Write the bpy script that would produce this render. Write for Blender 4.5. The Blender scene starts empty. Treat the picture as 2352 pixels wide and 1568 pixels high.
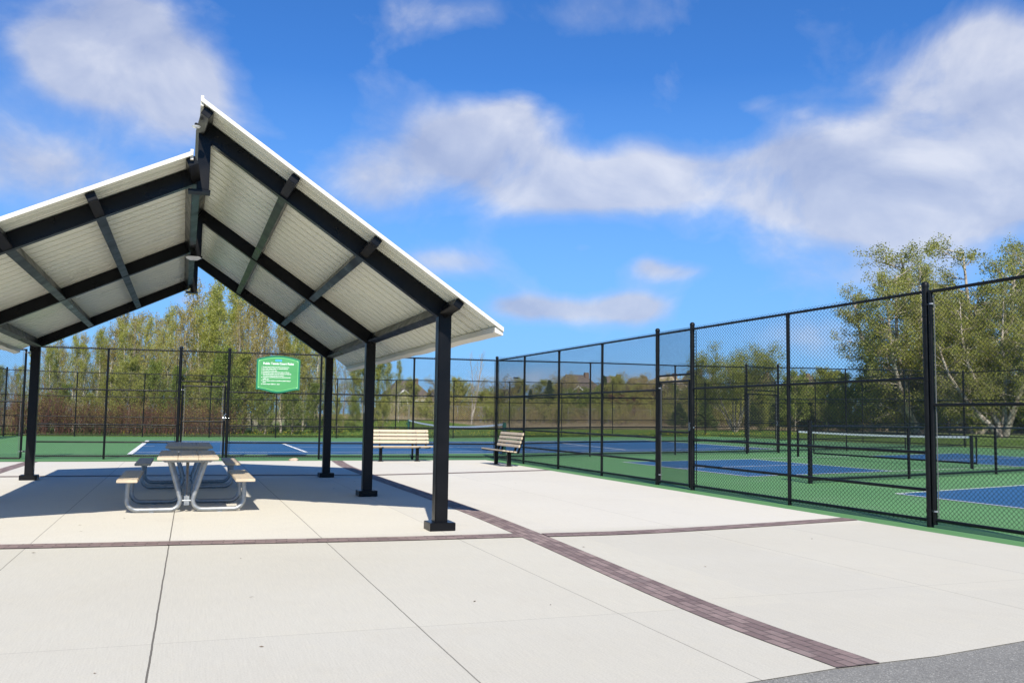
import bpy, bmesh, math, random
import numpy as np
from mathutils import Vector, Matrix
S = bpy.context.scene
COL = S.collection
R = math.radians
# ------------------------------------------------------------------ camera
CP = Vector((-9.057, -26.685, 1.335))
YAW, PIT, ROLL, F = 0.3432, 0.0808, 0.0140, 2102.24
fw = Vector((math.sin(YAW)*math.cos(PIT), math.cos(YAW)*math.cos(PIT), math.sin(PIT)))
r0 = Vector((math.cos(YAW), -math.sin(YAW), 0)); u0 = r0.cross(fw)
RT = r0*math.cos(ROLL)+u0*math.sin(ROLL); UP = -r0*math.sin(ROLL)+u0*math.cos(ROLL)
cd = bpy.data.cameras.new('camera'); cam = bpy.data.objects.new('camera', cd); COL.objects.link(cam)
cd.sensor_width = 36; cd.lens = F/2352*36; cd.clip_start = .05; cd.clip_end = 3000
M = Matrix((RT, UP, -fw)).transposed().to_4x4(); M.translation = CP; cam.matrix_world = M
S.camera = cam
def ray(px, py): return (fw+RT*((px-1176)/F)-UP*((py-784)/F))
def at(px, Y, py=950):            # surveyed ground position along a bearing at a given distance line
    d = ray(px, py); t = (Y-CP.y)/d.y; return CP.x+d.x*t
def zat(px, py, Y):
    d = ray(px, py); t = (Y-CP.y)/d.y; return CP.z+d.z*t
# ------------------------------------------------------------------ sun, sky, exposure
TOSUN = Vector((-0.55, -2.51, 2.308)).normalized()
sl = bpy.data.lights.new('sun', 'SUN'); so = bpy.data.objects.new('sun', sl); COL.objects.link(so)
sl.energy = 4.6; sl.angle = R(0.53); sl.color = (1, .925, .81)
so.rotation_euler = TOSUN.to_track_quat('Z', 'Y').to_euler(); so.location = (0, 0, 60)
S.view_settings.view_transform = 'Standard'; S.view_settings.look = 'None'
S.view_settings.exposure = 0.62; S.view_settings.gamma = 1
S.view_settings.use_curve_mapping = False
W = bpy.data.worlds.new('World'); S.world = W; W.use_nodes = True
wt = W.node_tree; wt.nodes.clear()
def N(t, typ, **k):
    n = t.nodes.new(typ)
    for a, v in k.items(): setattr(n, a, v)
    return n
def math_(t, op, a, b=None, c=None):
    n = t.nodes.new('ShaderNodeMath'); n.operation = op
    for i, v in enumerate((a, b, c)):
        if v is None: continue
        if isinstance(v, (int, float)): n.inputs[i].default_value = v
        else: t.links.new(v, n.inputs[i])
    return n.outputs[0]
def ramp(t, fac, stops, interp='LINEAR'):
    n = t.nodes.new('ShaderNodeValToRGB'); n.color_ramp.interpolation = interp
    e = n.color_ramp.elements
    while len(e) < len(stops): e.new(.5)
    for i, (p, c) in enumerate(stops):
        e[i].position = p; e[i].color = (c[0], c[1], c[2], 1) if isinstance(c, (tuple, list)) else (c, c, c, 1)
    t.links.new(fac, n.inputs[0]); return n.outputs[0]
def mixc(t, fac, a, b, mode='MIX'):
    n = t.nodes.new('ShaderNodeMix'); n.data_type = 'RGBA'; n.blend_type = mode
    for i, v in ((0, fac), (6, a), (7, b)):
        if isinstance(v, (int, float)): n.inputs[i].default_value = v
        elif isinstance(v, (tuple, list)): n.inputs[i].default_value = (*v[:3], 1)
        else: t.links.new(v, n.inputs[i])
    return n.outputs[2]
sky = N(wt, 'ShaderNodeTexSky', sky_type='NISHITA', sun_disc=False)
sky.sun_elevation = R(41.9); sky.sun_rotation = R(192.4); sky.air_density = 1.0; sky.dust_density = .35; sky.ozone_density = 2.2
tc = N(wt, 'ShaderNodeTexCoord'); sp = N(wt, 'ShaderNodeSeparateXYZ'); wt.links.new(tc.outputs['Generated'], sp.inputs[0])
U = math_(wt, 'ARCTAN2', sp.outputs[0], sp.outputs[1]); V = math_(wt, 'ARCSINE', sp.outputs[2])
cb = N(wt, 'ShaderNodeCombineXYZ'); wt.links.new(U, cb.inputs[0]); wt.links.new(V, cb.inputs[1])
# bearings and elevations of the clouds: (px, py, rx, ry, weight)
CL = [(250, 105, 165, 95, 1.15), (420, 180, 110, 85, 1.1), (130, 115, 95, 60, .75), (400, 270, 130, 70, .75), (170, 195, 95, 55, .65), (70, 400, 190, 95, .66), (260, 390, 160, 70, .4),
      (290, 20, 90, 45, .7), (1140, 285, 150, 58, 1.12), (1050, 345, 130, 50, .75), (1200, 375, 110, 55, .7), (1190, 240, 60, 40, .5), (980, 395, 190, 70, .62), (1240, 440, 150, 60, 1.0), (1400, 430, 120, 50, .7), (1480, 405, 150, 55, 1.0), (1640, 420, 140, 60, .9),
      (850, 460, 110, 60, .35), (2010, 400, 260, 120, 1.15), (2250, 330, 170, 120, 1.0), (2150, 200, 170, 110, .9), (2300, 150, 130, 90, .85), (2100, 500, 260, 80, 1.0), (1830, 430, 130, 70, .9), (1790, 360, 70, 50, .5),
      (1290, 712, 130, 34, 1.25), (1460, 705, 70, 36, 1.15), (1180, 700, 60, 22, .5), (1530, 625, 90, 24, .8), (1485, 605, 34, 20, .5), (1020, 600, 110, 34, .72), (1335, 570, 30, 16, .55), (1950, 640, 190, 60, .7), (1860, 770, 120, 50, .55),
      (1060, 30, 140, 45, .62), (1360, 40, 130, 60, .55), (1470, 330, 70, 34, .35), (1730, 240, 50, 26, .35), (2250, 60, 130, 80, .6), (900, 60, 70, 40, .3),
      (1190, 870, 130, 34, .6), (1500, 880, 200, 30, .5), (430, 690, 40, 16, .6), (780, 380, 110, 60, .32), (-300, 330, 240, 160, .7), (2600, 300, 260, 200, 1.0), (-600, 700, 300, 120, .8), (1100, -500, 500, 160, .7), (300, -700, 400, 150, .8)]
acc = None
for px, py, rx, ry, w in CL:
    d = ray(px, py).normalized(); cu, cv = math.atan2(d.x, d.y), math.asin(d.z)
    k = 1/(F*(1+((px-1176)/F)**2*.6))
    a = N(wt, 'ShaderNodeVectorMath', operation='SUBTRACT'); wt.links.new(cb.outputs[0], a.inputs[0]); a.inputs[1].default_value = (cu, cv, 0)
    b = N(wt, 'ShaderNodeVectorMath', operation='MULTIPLY'); wt.links.new(a.outputs[0], b.inputs[0]); b.inputs[1].default_value = (1/(rx*k), 1/(ry*k), 0)
    c = N(wt, 'ShaderNodeVectorMath', operation='DOT_PRODUCT'); wt.links.new(b.outputs[0], c.inputs[0]); wt.links.new(b.outputs[0], c.inputs[1])
    e = math_(wt, 'EXPONENT', math_(wt, 'MULTIPLY', c.outputs['Value'], -.9))
    acc = math_(wt, 'MULTIPLY', e, w) if acc is None else math_(wt, 'MULTIPLY_ADD', e, w, acc)
stretch = N(wt, 'ShaderNodeVectorMath', operation='MULTIPLY'); wt.links.new(cb.outputs[0], stretch.inputs[0]); stretch.inputs[1].default_value = (1, 1.35, 1)
n1 = N(wt, 'ShaderNodeTexNoise'); n1.inputs['Scale'].default_value = 7; n1.inputs['Detail'].default_value = 9; n1.inputs['Roughness'].default_value = .56; n1.inputs['Distortion'].default_value = .35
n2 = N(wt, 'ShaderNodeTexNoise'); n2.inputs['Scale'].default_value = 4.2; n2.inputs['Detail'].default_value = 6; n2.inputs['Roughness'].default_value = .5
for n in (n1, n2): wt.links.new(stretch.outputs[0], n.inputs['Vector'])
dens = math_(wt, 'MULTIPLY_ADD', math_(wt, 'SUBTRACT', n1.outputs[0], .5), 1.95, math_(wt, 'MINIMUM', acc, 1.15))
cov = ramp(wt, dens, [(.16, 0), (.45, .2), (.82, .68), (1, .86)], 'LINEAR')
n3 = N(wt, 'ShaderNodeTexNoise'); n3.inputs['Scale'].default_value = 7; n3.inputs['Detail'].default_value = 5; n3.inputs['Roughness'].default_value = .5; n3.inputs['Distortion'].default_value = .35
up_ = N(wt, 'ShaderNodeVectorMath', operation='ADD'); wt.links.new(stretch.outputs[0], up_.inputs[0]); up_.inputs[1].default_value = (0, .035, 0); wt.links.new(up_.outputs[0], n3.inputs['Vector'])
shade = math_(wt, 'ADD', math_(wt, 'MULTIPLY', math_(wt, 'SUBTRACT', n1.outputs[0], n3.outputs[0]), 2.2), math_(wt, 'MULTIPLY_ADD', n2.outputs[0], 1.1, -.05))
ccol = ramp(wt, shade, [(0, (2.7, 3.15, 4.5)), (.5, (3.7, 4.05, 5.1)), (1, (5.2, 5.35, 5.9))])
skyc = mixc(wt, 1, sky.outputs[0], (.27, .61, 1.06), 'MULTIPLY')
hz = ramp(wt, V, [(0, 1), (.12, .7), (.36, 0)])
skyc2 = mixc(wt, math_(wt, 'MULTIPLY', hz, .8), skyc, (1.7, 3.4, 6.3))
fin = mixc(wt, cov, skyc2, ccol)
bg = N(wt, 'ShaderNodeBackground'); bg.inputs[1].default_value = .1; wt.links.new(fin, bg.inputs[0])
wo = N(wt, 'ShaderNodeOutputWorld'); wt.links.new(bg.outputs[0], wo.inputs[0])
# ------------------------------------------------------------------ helpers
def empty(name, label=None, cat=None, loc=(0, 0, 0), rz=0, group=None):
    o = bpy.data.objects.new(name, None); COL.objects.link(o); o.location = loc; o.rotation_euler = (0, 0, rz)
    o.empty_display_size = .2; tag(o, label, cat, group); return o
def tag(o, label=None, cat=None, group=None, kind=None):
    if label: o['label'] = label
    if cat: o['category'] = cat
    if group: o['group'] = group
    if kind: o['kind'] = kind
    return o
def setmesh(me, V_, Q, mats, smooth=False, T=None):
    V_ = np.asarray(V_, 'f4').reshape(-1, 3); Q = np.asarray(Q, 'i4'); n = Q.shape[1]
    me.vertices.add(len(V_)); me.vertices.foreach_set('co', V_.ravel())
    me.loops.add(Q.size); me.loops.foreach_set('vertex_index', Q.ravel())
    me.polygons.add(len(Q)); me.polygons.foreach_set('loop_start', np.arange(0, Q.size, n, dtype='i4'))
    me.polygons.foreach_set('use_smooth', np.full(len(Q), smooth)) if smooth else None
    me.update(); me.validate(); me.materials.append(mats); return me
class MB:
    def __init__(s): s.v = []; s.f = []
    def add(s, vs, fs):
        o = len(s.v); s.v += [tuple(v) for v in vs]; s.f += [tuple(i+o for i in f) for f in fs]; return s
    def hexa(s, vs): return s.add(vs, [(0, 3, 2, 1), (4, 5, 6, 7), (0, 1, 5, 4), (1, 2, 6, 5), (2, 3, 7, 6), (3, 0, 4, 7)])
    def box(s, x0, x1, y0, y1, z0, z1): return s.hexa([(x0, y0, z0), (x1, y0, z0), (x1, y1, z0), (x0, y1, z0), (x0, y0, z1), (x1, y0, z1), (x1, y1, z1), (x0, y1, z1)])
    def tube(s, pts, r, n=10, cap=True):
        pts = [Vector(p) for p in pts]; rs = r if isinstance(r, (list, tuple)) else [r]*len(pts); rings = []
        t0 = (pts[1]-pts[0]).normalized(); a = t0.orthogonal().normalized()
        for i, p in enumerate(pts):
            t = ((pts[min(i+1, len(pts)-1)]-pts[max(i-1, 0)])).normalized()
            a = (a-t*a.dot(t)).normalized(); b = t.cross(a)
            rings.append([p+(a*math.cos(6.28318*k/n)+b*math.sin(6.28318*k/n))*rs[i] for k in range(n)])
        fs = []
        for i in range(len(pts)-1):
            for k in range(n): fs.append((i*n+k, i*n+(k+1) % n, (i+1)*n+(k+1) % n, (i+1)*n+k))
        if cap: fs.append(tuple(reversed(range(n)))); fs.append(tuple(range((len(pts)-1)*n, len(pts)*n)))
        return s.add([v for q in rings for v in q], fs)
    def lathe(s, prof, c=(0, 0, 0), n=14):
        vs = [(c[0]+r*math.cos(6.28318*k/n), c[1]+r*math.sin(6.28318*k/n), c[2]+z) for r, z in prof for k in range(n)]
        fs = [(i*n+k, i*n+(k+1) % n, (i+1)*n+(k+1) % n, (i+1)*n+k) for i in range(len(prof)-1) for k in range(n)]
        fs.append(tuple(range((len(prof)-1)*n, len(prof)*n))); return s.add(vs, fs)
    def prism(s, poly, y0, y1, ax='y'):      # polygon in (x,z), extruded along y (or (y,z) along x, or (x,y) along z)
        n = len(poly)
        m = {'y': lambda p, q: (p[0], q, p[1]), 'x': lambda p, q: (q, p[0], p[1]), 'z': lambda p, q: (p[0], p[1], q)}[ax]
        return s.add([m(p, y0) for p in poly]+[m(p, y1) for p in poly], [tuple(range(n)), tuple(range(2*n-1, n-1, -1))]+[(i, i+n, (i+1) % n+n, (i+1) % n) for i in range(n)])
    def build(s, name, mat, parent=None, smooth=False, bevel=0, label=None):
        me = bpy.data.meshes.new(name); me.from_pydata(s.v, [], s.f); me.update()
        bm = bmesh.new(); bm.from_mesh(me); bmesh.ops.recalc_face_normals(bm, faces=bm.faces)
        if bevel: bmesh.ops.bevel(bm, geom=[e for e in bm.edges if e.is_manifold and e.calc_face_angle(0) > .5], offset=bevel, segments=2, affect='EDGES')
        bm.to_mesh(me); bm.free()
        if smooth:
            me.polygons.foreach_set('use_smooth', [True]*len(me.polygons))
            me.set_sharp_from_angle(angle=R(40))
        me.materials.append(mat); o = bpy.data.objects.new(name, me); COL.objects.link(o)
        if parent: o.parent = parent
        if label: o['label'] = label
        return o
def struct(o): o['kind'] = 'structure'; return o
def sheet(name, poly, z, mat, kind='structure'):
    me = bpy.data.meshes.new(name); me.from_pydata([(x, y, z) for x, y in poly], [], [tuple(range(len(poly)))]); me.update()
    if me.polygons[0].normal.z < 0: me.flip_normals()
    me.materials.append(mat); o = bpy.data.objects.new(name, me); COL.objects.link(o)
    if kind: o['kind'] = kind
    return o
# ------------------------------------------------------------------ materials
def mat(name, col, rough=.6, metal=0, spec=.5, nscale=0, namt=.15, bump=0, bscale=60, coat=0):
    m = bpy.data.materials.new(name); m.use_nodes = True; t = m.node_tree; b = t.nodes['Principled BSDF']
    b.inputs['Base Color'].default_value = (*col, 1); b.inputs['Roughness'].default_value = rough; b.inputs['Metallic'].default_value = metal
    b.inputs['Specular IOR Level'].default_value = spec; b.inputs['Coat Weight'].default_value = coat
    g = N(t, 'ShaderNodeTexCoord')
    if nscale:
        n = N(t, 'ShaderNodeTexNoise'); n.inputs['Scale'].default_value = nscale; n.inputs['Detail'].default_value = 6; t.links.new(g.outputs['Object'], n.inputs['Vector'])
        c = ramp(t, n.outputs[0], [(.25, tuple(x*(1-namt) for x in col)), (.75, tuple(min(1, x*(1+namt)) for x in col))]); t.links.new(c, b.inputs['Base Color'])
        rr = ramp(t, n.outputs[0], [(.3, max(0, rough-.08)), (.7, min(1, rough+.1))]); t.links.new(rr, b.inputs['Roughness'])
    if bump:
        n = N(t, 'ShaderNodeTexNoise'); n.inputs['Scale'].default_value = bscale; n.inputs['Detail'].default_value = 4; t.links.new(g.outputs['Object'], n.inputs['Vector'])
        bp = N(t, 'ShaderNodeBump'); bp.inputs['Strength'].default_value = bump; bp.inputs['Distance'].default_value = .01; t.links.new(n.outputs[0], bp.inputs['Height']); t.links.new(bp.outputs[0], b.inputs['Normal'])
    return m
MS = {}
MS['steel'] = mat('black_painted_steel', (.004, .0042, .005), .32, 0, .22, 3, .2, .03, 25)
MS['vinyl'] = mat('black_vinyl_coating', (.005, .006, .007), .36, 0, .2, 5, .25, .04, 60)
MS['wire'] = mat('black_vinyl_wire', (.012, .014, .014), .42, 0, .5)
MS['galv'] = mat('galvanized_steel', (.29, .31, .325), .42, .65, .5, 22, .22, .05, 80)
MS['galvfence'] = mat('dull_galvanized_wire', (.32, .34, .35), .5, .4)
MS['bar'] = mat('weathered_tension_bar', (.13, .135, .135), .5, .3)
MS['chrome'] = mat('bright_zinc', (.7, .72, .74), .25, .9)
MS['plank'] = mat('beige_recycled_plastic', (.50, .415, .30), .55, 0, .4, 9, .12, .12, 90)
MS['deck'] = mat('pale_green_grey_roof_metal', (.73, .73, .61), .30, 0, .55, .7, .04)
MS['trim'] = mat('off_white_roof_trim', (.62, .60, .52), .45, 0, .4, 4, .05)
MS['lamp'] = mat('opal_lamp_plastic', (.72, .74, .76), .3)
MS['sgn_d'] = mat('dark_green_sign_paint', (.012, .165, .085), .4, 0, .4, 3, .06)
MS['sgn_l'] = mat('green_sign_paint', (.07, .29, .10), .4, 0, .4, 3, .06)
MS['sgn_line'] = mat('light_green_line', (.22, .72, .22), .5)
MS['white'] = mat('white_paint', (.78, .79, .78), .6, 0, .4, 8, .06)
MS['sgn_b'] = mat('blue_lettering', (.05, .35, .85), .5)
MS['netcord'] = mat('black_net_cord', (.02, .022, .022), .7)
MS['netgreen'] = mat('green_net_post_paint', (.01, .07, .05), .4)
MS['rock'] = mat('tan_rock', (.42, .34, .25), .9, 0, .3, 12, .3, .5, 30)
MS['litter'] = mat('dead_leaf', (.16, .12, .08), .9, 0, .3, 30, .3)
def bark(name, a, b, sc=6):
    m = mat(name, a, .9, 0, .2); t = m.node_tree; g = N(t, 'ShaderNodeTexCoord'); n = N(t, 'ShaderNodeTexNoise'); n.inputs['Scale'].default_value = sc; n.inputs['Detail'].default_value = 5
    mp = N(t, 'ShaderNodeMapping'); mp.inputs['Scale'].default_value = (1, 1, .45); t.links.new(g.outputs['Object'], mp.inputs[0]); t.links.new(mp.outputs[0], n.inputs['Vector'])
    c = ramp(t, n.outputs[0], [(.38, b), (.6, a)]); t.links.new(c, t.nodes['Principled BSDF'].inputs['Base Color']); return m
MS['aspenbark'] = bark('pale_aspen_bark', (.50, .47, .39), (.19, .17, .13))
MS['greybark'] = bark('grey_brown_bark', (.33, .29, .23), (.14, .12, .09))
MS['twig'] = bark('brown_twig', (.20, .15, .11), (.10, .07, .05))
MS['redtwig'] = bark('red_dogwood_twig', (.20, .095, .07), (.12, .07, .055))
MS['drytwig'] = bark('dry_tan_stem', (.36, .28, .19), (.20, .14, .10))
MS['silver'] = bark('silvery_bark', (.46, .41, .34), (.22, .18, .14), 3)
def leafmat(name, a, b, c, trans=.35):
    m = bpy.data.materials.new(name); m.use_nodes = True; t = m.node_tree; p = t.nodes['Principled BSDF']; out = t.nodes['Material Output']
    g = N(t, 'ShaderNodeTexCoord'); n = N(t, 'ShaderNodeTexNoise'); n.inputs['Scale'].default_value = .9; n.inputs['Detail'].default_value = 3; t.links.new(g.outputs['Object'], n.inputs['Vector'])
    n2 = N(t, 'ShaderNodeTexWhiteNoise'); sn = N(t, 'ShaderNodeVectorMath', operation='SNAP'); sn.inputs[1].default_value = (.12, .12, .12); t.links.new(g.outputs['Object'], sn.inputs[0]); t.links.new(sn.outputs[0], n2.inputs['Vector'])
    oi = N(t, 'ShaderNodeObjectInfo')
    f = math_(t, 'MULTIPLY_ADD', n2.outputs['Value'], .4, math_(t, 'MULTIPLY_ADD', oi.outputs['Random'], .35, math_(t, 'MULTIPLY', n.outputs[0], .45)))
    col = ramp(t, f, [(.25, a), (.6, b), (.95, c)]); t.links.new(col, p.inputs['Base Color']); p.inputs['Roughness'].default_value = .55; p.inputs['Specular IOR Level'].default_value = .3
    tr = N(t, 'ShaderNodeBsdfTranslucent'); t.links.new(col, tr.inputs[0]); mx = N(t, 'ShaderNodeMixShader'); mx.inputs[0].default_value = trans
    t.links.new(p.outputs[0], mx.inputs[1]); t.links.new(tr.outputs[0], mx.inputs[2]); t.links.new(mx.outputs[0], out.inputs[0]); return m
MS['leafG'] = leafmat('spring_green_leaf', (.25, .285, .055), (.36, .38, .08), (.46, .44, .14), .45)
MS['leafO'] = leafmat('bronze_olive_leaf', (.28, .23, .055), (.39, .33, .09), (.47, .39, .13), .45)
MS['leafD'] = leafmat('mid_green_leaf', (.15, .20, .035), (.23, .29, .055), (.32, .36, .085), .42)
MS['leafY'] = leafmat('yellow_green_leaf', (.17, .205, .035), (.27, .29, .06), (.37, .36, .10), .4)
MS['needle'] = leafmat('dark_conifer_needle', (.025, .05, .022), (.045, .075, .03), (.07, .10, .045), .1)
MS['cedar'] = leafmat('green_cedar_foliage', (.05, .085, .02), (.09, .13, .03), (.13, .18, .05), .15)
MS['leafR'] = leafmat('dark_red_leaf', (.10, .03, .025), (.16, .05, .04), (.22, .10, .06))
MS['straw'] = leafmat('dry_straw', (.24, .19, .11), (.36, .29, .18), (.44, .37, .25), .2)
MS['grass'] = leafmat('meadow_grass_blade', (.09, .16, .025), (.14, .23, .035), (.20, .27, .06), .3)
MS['dandelion'] = mat('dandelion_yellow', (.75, .55, .02), .7)
# ground sheets
def gmat(name): 
    m = bpy.data.materials.new(name); m.use_nodes = True; t = m.node_tree; return m, t, t.nodes['Principled BSDF'], N(t, 'ShaderNodeNewGeometry').outputs['Position']
def noise(t, vec, sc, det=5, rough=.5, dist=0):
    n = N(t, 'ShaderNodeTexNoise'); n.inputs['Scale'].default_value = sc; n.inputs['Detail'].default_value = det; n.inputs['Roughness'].default_value = rough; n.inputs['Distortion'].default_value = dist
    t.links.new(vec, n.inputs['Vector']); return n.outputs[0]
def bumpn(t, p, h, st, d=.01):
    b = N(t, 'ShaderNodeBump'); b.inputs['Strength'].default_value = st; b.inputs['Distance'].default_value = d; t.links.new(h, b.inputs['Height']); t.links.new(b.outputs[0], p.inputs['Normal'])
# concrete with saw-cut joints
m, t, p, P = gmat('broomed_concrete'); MS['concrete'] = m
s3 = N(t, 'ShaderNodeSeparateXYZ'); t.links.new(P, s3.inputs[0]); X_, Y_ = s3.outputs[0], s3.outputs[1]
big = noise(t, P, .35, 6, .6); fine = noise(t, P, 90, 3, .6); mid = noise(t, P, 5, 6, .65, .4)
mp = N(t, 'ShaderNodeMapping'); mp.inputs['Scale'].default_value = (60, 2.2, 1); t.links.new(P, mp.inputs[0]); broom = noise(t, mp.outputs[0], 1.6, 3, .6)
base = mixc(t, ramp(t, math_(t, 'ADD', Y_, 16.9), [(.0, 0), (.5, 1)]), (.52, .50, .425), (.585, .562, .49))
c = mixc(t, math_(t, 'MULTIPLY', ramp(t, big, [(.35, 1), (.65, 0)]), .35), base, mixc(t, 1, base, (.90, .88, .85), 'MULTIPLY'))
c = mixc(t, math_(t, 'MULTIPLY', ramp(t, mid, [(.5, 0), (.8, 1)]), .35), c, mixc(t, 1, base, (1.06, 1.03, .95), 'MULTIPLY'))
c = mixc(t, 1, c, ramp(t, fine, [(.3, .88), (.5, 1), (.75, 1.07)]), 'MULTIPLY')
c = mixc(t, 1, c, ramp(t, broom, [(.3, .955), (.7, 1.03)]), 'MULTIPLY')
pn = N(t, 'ShaderNodeTexWhiteNoise', noise_dimensions='2D'); pc = N(t, 'ShaderNodeCombineXYZ'); t.links.new(math_(t, 'FLOOR', math_(t, 'DIVIDE', math_(t, 'ADD', X_, 9), 1.4)), pc.inputs[0]); t.links.new(math_(t, 'FLOOR', math_(t, 'DIVIDE', math_(t, 'ADD', Y_, 16.9), 4.03)), pc.inputs[1]); t.links.new(pc.outputs[0], pn.inputs['Vector'])
c = mixc(t, 1, c, ramp(t, pn.outputs['Value'], [(0, (.975, .975, .98)), (1, (1.015, 1.01, 1.0))]), 'MULTIPLY')
stn = noise(t, P, 1.1, 8, .72, .6); c = mixc(t, math_(t, 'MULTIPLY', ramp(t, stn, [(.56, 0), (.72, 1)]), .16), c, (.40, .36, .29))
drp = noise(t, P, 3.1, 3, .5); c = mixc(t, math_(t, 'MULTIPLY', ramp(t, drp, [(.74, 0), (.78, 1)]), .12), c, (.30, .28, .25))
wob = math_(t, 'MULTIPLY', math_(t, 'SUBTRACT', noise(t, P, 2.2, 7, .7), .5), .013)
jm = None
def joint(coord, pos, w, dark, lo=None, hi=None, other=None, slope=0):
    global jm
    d = math_(t, 'ABSOLUTE', math_(t, 'ADD', math_(t, 'SUBTRACT', coord, pos), wob))
    if slope: d = math_(t, 'ABSOLUTE', math_(t, 'ADD', math_(t, 'SUBTRACT', math_(t, 'MULTIPLY_ADD', other, -slope, coord), pos), wob))
    v = math_(t, 'MULTIPLY', math_(t, 'LESS_THAN', d, w), dark)
    if lo is not None: v = math_(t, 'MULTIPLY', v, math_(t, 'GREATER_THAN', other, lo))
    if hi is not None: v = math_(t, 'MULTIPLY', v, math_(t, 'LESS_THAN', other, hi))
    jm = v if jm is None else math_(t, 'MAXIMUM', jm, v)
joint(X_, -10.43, .0045, .6); joint(X_, -9.0, .0058, .9, slope=.008, other=Y_); joint(X_, -7.60, .0048, .7)
joint(X_, -6.2, .0038, .6, hi=-17.0, other=Y_); joint(X_, -6.2, .004, .45, lo=-16.6, hi=-6, other=Y_)
joint(X_, -3.3, .0038, .5); joint(X_, -1.95, .004, .4, hi=-16.5, other=Y_)
joint(Y_, -20.93, .0035, .35, hi=-5.5, other=X_); joint(Y_, -20.66, .0035, .32, lo=-5.3, other=X_); joint(Y_, -11.6, .0035, .3)
c = mixc(t, jm, c, (.10, .09, .075)); t.links.new(c, p.inputs['Base Color']); p.inputs['Roughness'].default_value = .85; p.inputs['Specular IOR Level'].default_value = .25
bumpn(t, p, math_(t, 'MULTIPLY_ADD', fine, .6, math_(t, 'MULTIPLY', broom, .6)), .22, .006)
# brick band; UV along the strip
m, t, p, P = gmat('clay_paver_band'); MS['paver'] = m
uv = N(t, 'ShaderNodeTexCoord').outputs['UV']
br = N(t, 'ShaderNodeTexBrick'); t.links.new(uv, br.inputs[0]); br.offset = .5; br.inputs['Scale'].default_value = 1; br.inputs['Brick Width'].default_value = .21; br.inputs['Row Height'].default_value = .075
br.inputs['Mortar Size'].default_value = .0055; br.inputs['Mortar Smooth'].default_value = .3; br.inputs['Bias'].default_value = 0
br.inputs['Color1'].default_value = (.155, .108, .10, 1); br.inputs['Color2'].default_value = (.27, .20, .18, 1); br.inputs['Mortar'].default_value = (.075, .058, .05, 1)
c = mixc(t, 1, br.outputs[0], ramp(t, noise(t, P, 14, 6, .7), [(.3, .8), (.7, 1.18)]), 'MULTIPLY'); c = mixc(t, math_(t, 'MULTIPLY', ramp(t, noise(t, P, 3, 5, .6), [(.55, 0), (.8, 1)]), .3), c, (.32, .29, .27))
t.links.new(c, p.inputs['Base Color']); p.inputs['Roughness'].default_value = .85
bumpn(t, p, math_(t, 'MULTIPLY_ADD', noise(t, P, 60, 3), .3, math_(t, 'SUBTRACT', 1, br.outputs['Fac'])), .5, .006)
def court(name, col):
    m, t, p, P = gmat(name)
    c = mixc(t, ramp(t, noise(t, P, .25, 5, .6), [(.35, 0), (.7, 1)]), col, tuple(x*1.13 for x in col)); c = mixc(t, 1, c, ramp(t, noise(t, P, 120, 2), [(.3, .93), (.7, 1.06)]), 'MULTIPLY')
    sc_ = noise(t, P, .9, 8, .75, .8); c = mixc(t, math_(t, 'MULTIPLY', ramp(t, sc_, [(.52, 0), (.72, 1)]), .22), c, (.24, .27, .25))
    t.links.new(c, p.inputs['Base Color']); t.links.new(ramp(t, sc_, [(.4, .72), (.7, .9)]), p.inputs['Roughness']); p.inputs['Specular IOR Level'].default_value = .2; bumpn(t, p, noise(t, P, 150, 2), .15, .003); return m
MS['cgreen'] = court('green_acrylic_court', (.090, .215, .082)); MS['cblue'] = court('blue_acrylic_court', (.022, .095, .215))
m, t, p, P = gmat('grey_asphalt'); MS['asphalt'] = m
v = N(t, 'ShaderNodeTexVoronoi'); v.inputs['Scale'].default_value = 130; t.links.new(P, v.inputs['Vector'])
c = mixc(t, 1, ramp(t, v.outputs['Color'], [(.1, (.15, .147, .132)), (.75, (.24, .234, .21)), (.97, (.40, .39, .345))]), ramp(t, noise(t, P, 1.2, 5, .6), [(.3, .88), (.7, 1.1)]), 'MULTIPLY')
t.links.new(c, p.inputs['Base Color']); p.inputs['Roughness'].default_value = .85; bumpn(t, p, v.outputs['Distance'], .5, .006)
m, t, p, P = gmat('meadow_ground'); MS['ground'] = m
s3 = N(t, 'ShaderNodeSeparateXYZ'); t.links.new(P, s3.inputs[0])
c = ramp(t, noise(t, P, .6, 7, .65), [(.3, (.075, .13, .02)), (.55, (.12, .19, .03)), (.8, (.19, .20, .07))])
c2 = ramp(t, noise(t, P, .35, 7, .7), [(.3, (.14, .15, .05)), (.6, (.26, .21, .12)), (.8, (.33, .27, .17))])
far = ramp(t, math_(t, 'DIVIDE', math_(t, 'MULTIPLY_ADD', noise(t, P, .12, 4), 16, math_(t, 'SUBTRACT', s3.outputs[1], 52)), 20), [(0, 0), (1, 1)])
t.links.new(mixc(t, far, c, c2), p.inputs['Base Color']); p.inputs['Roughness'].default_value = .95; bumpn(t, p, noise(t, P, 9, 5), .6, .05)
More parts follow.
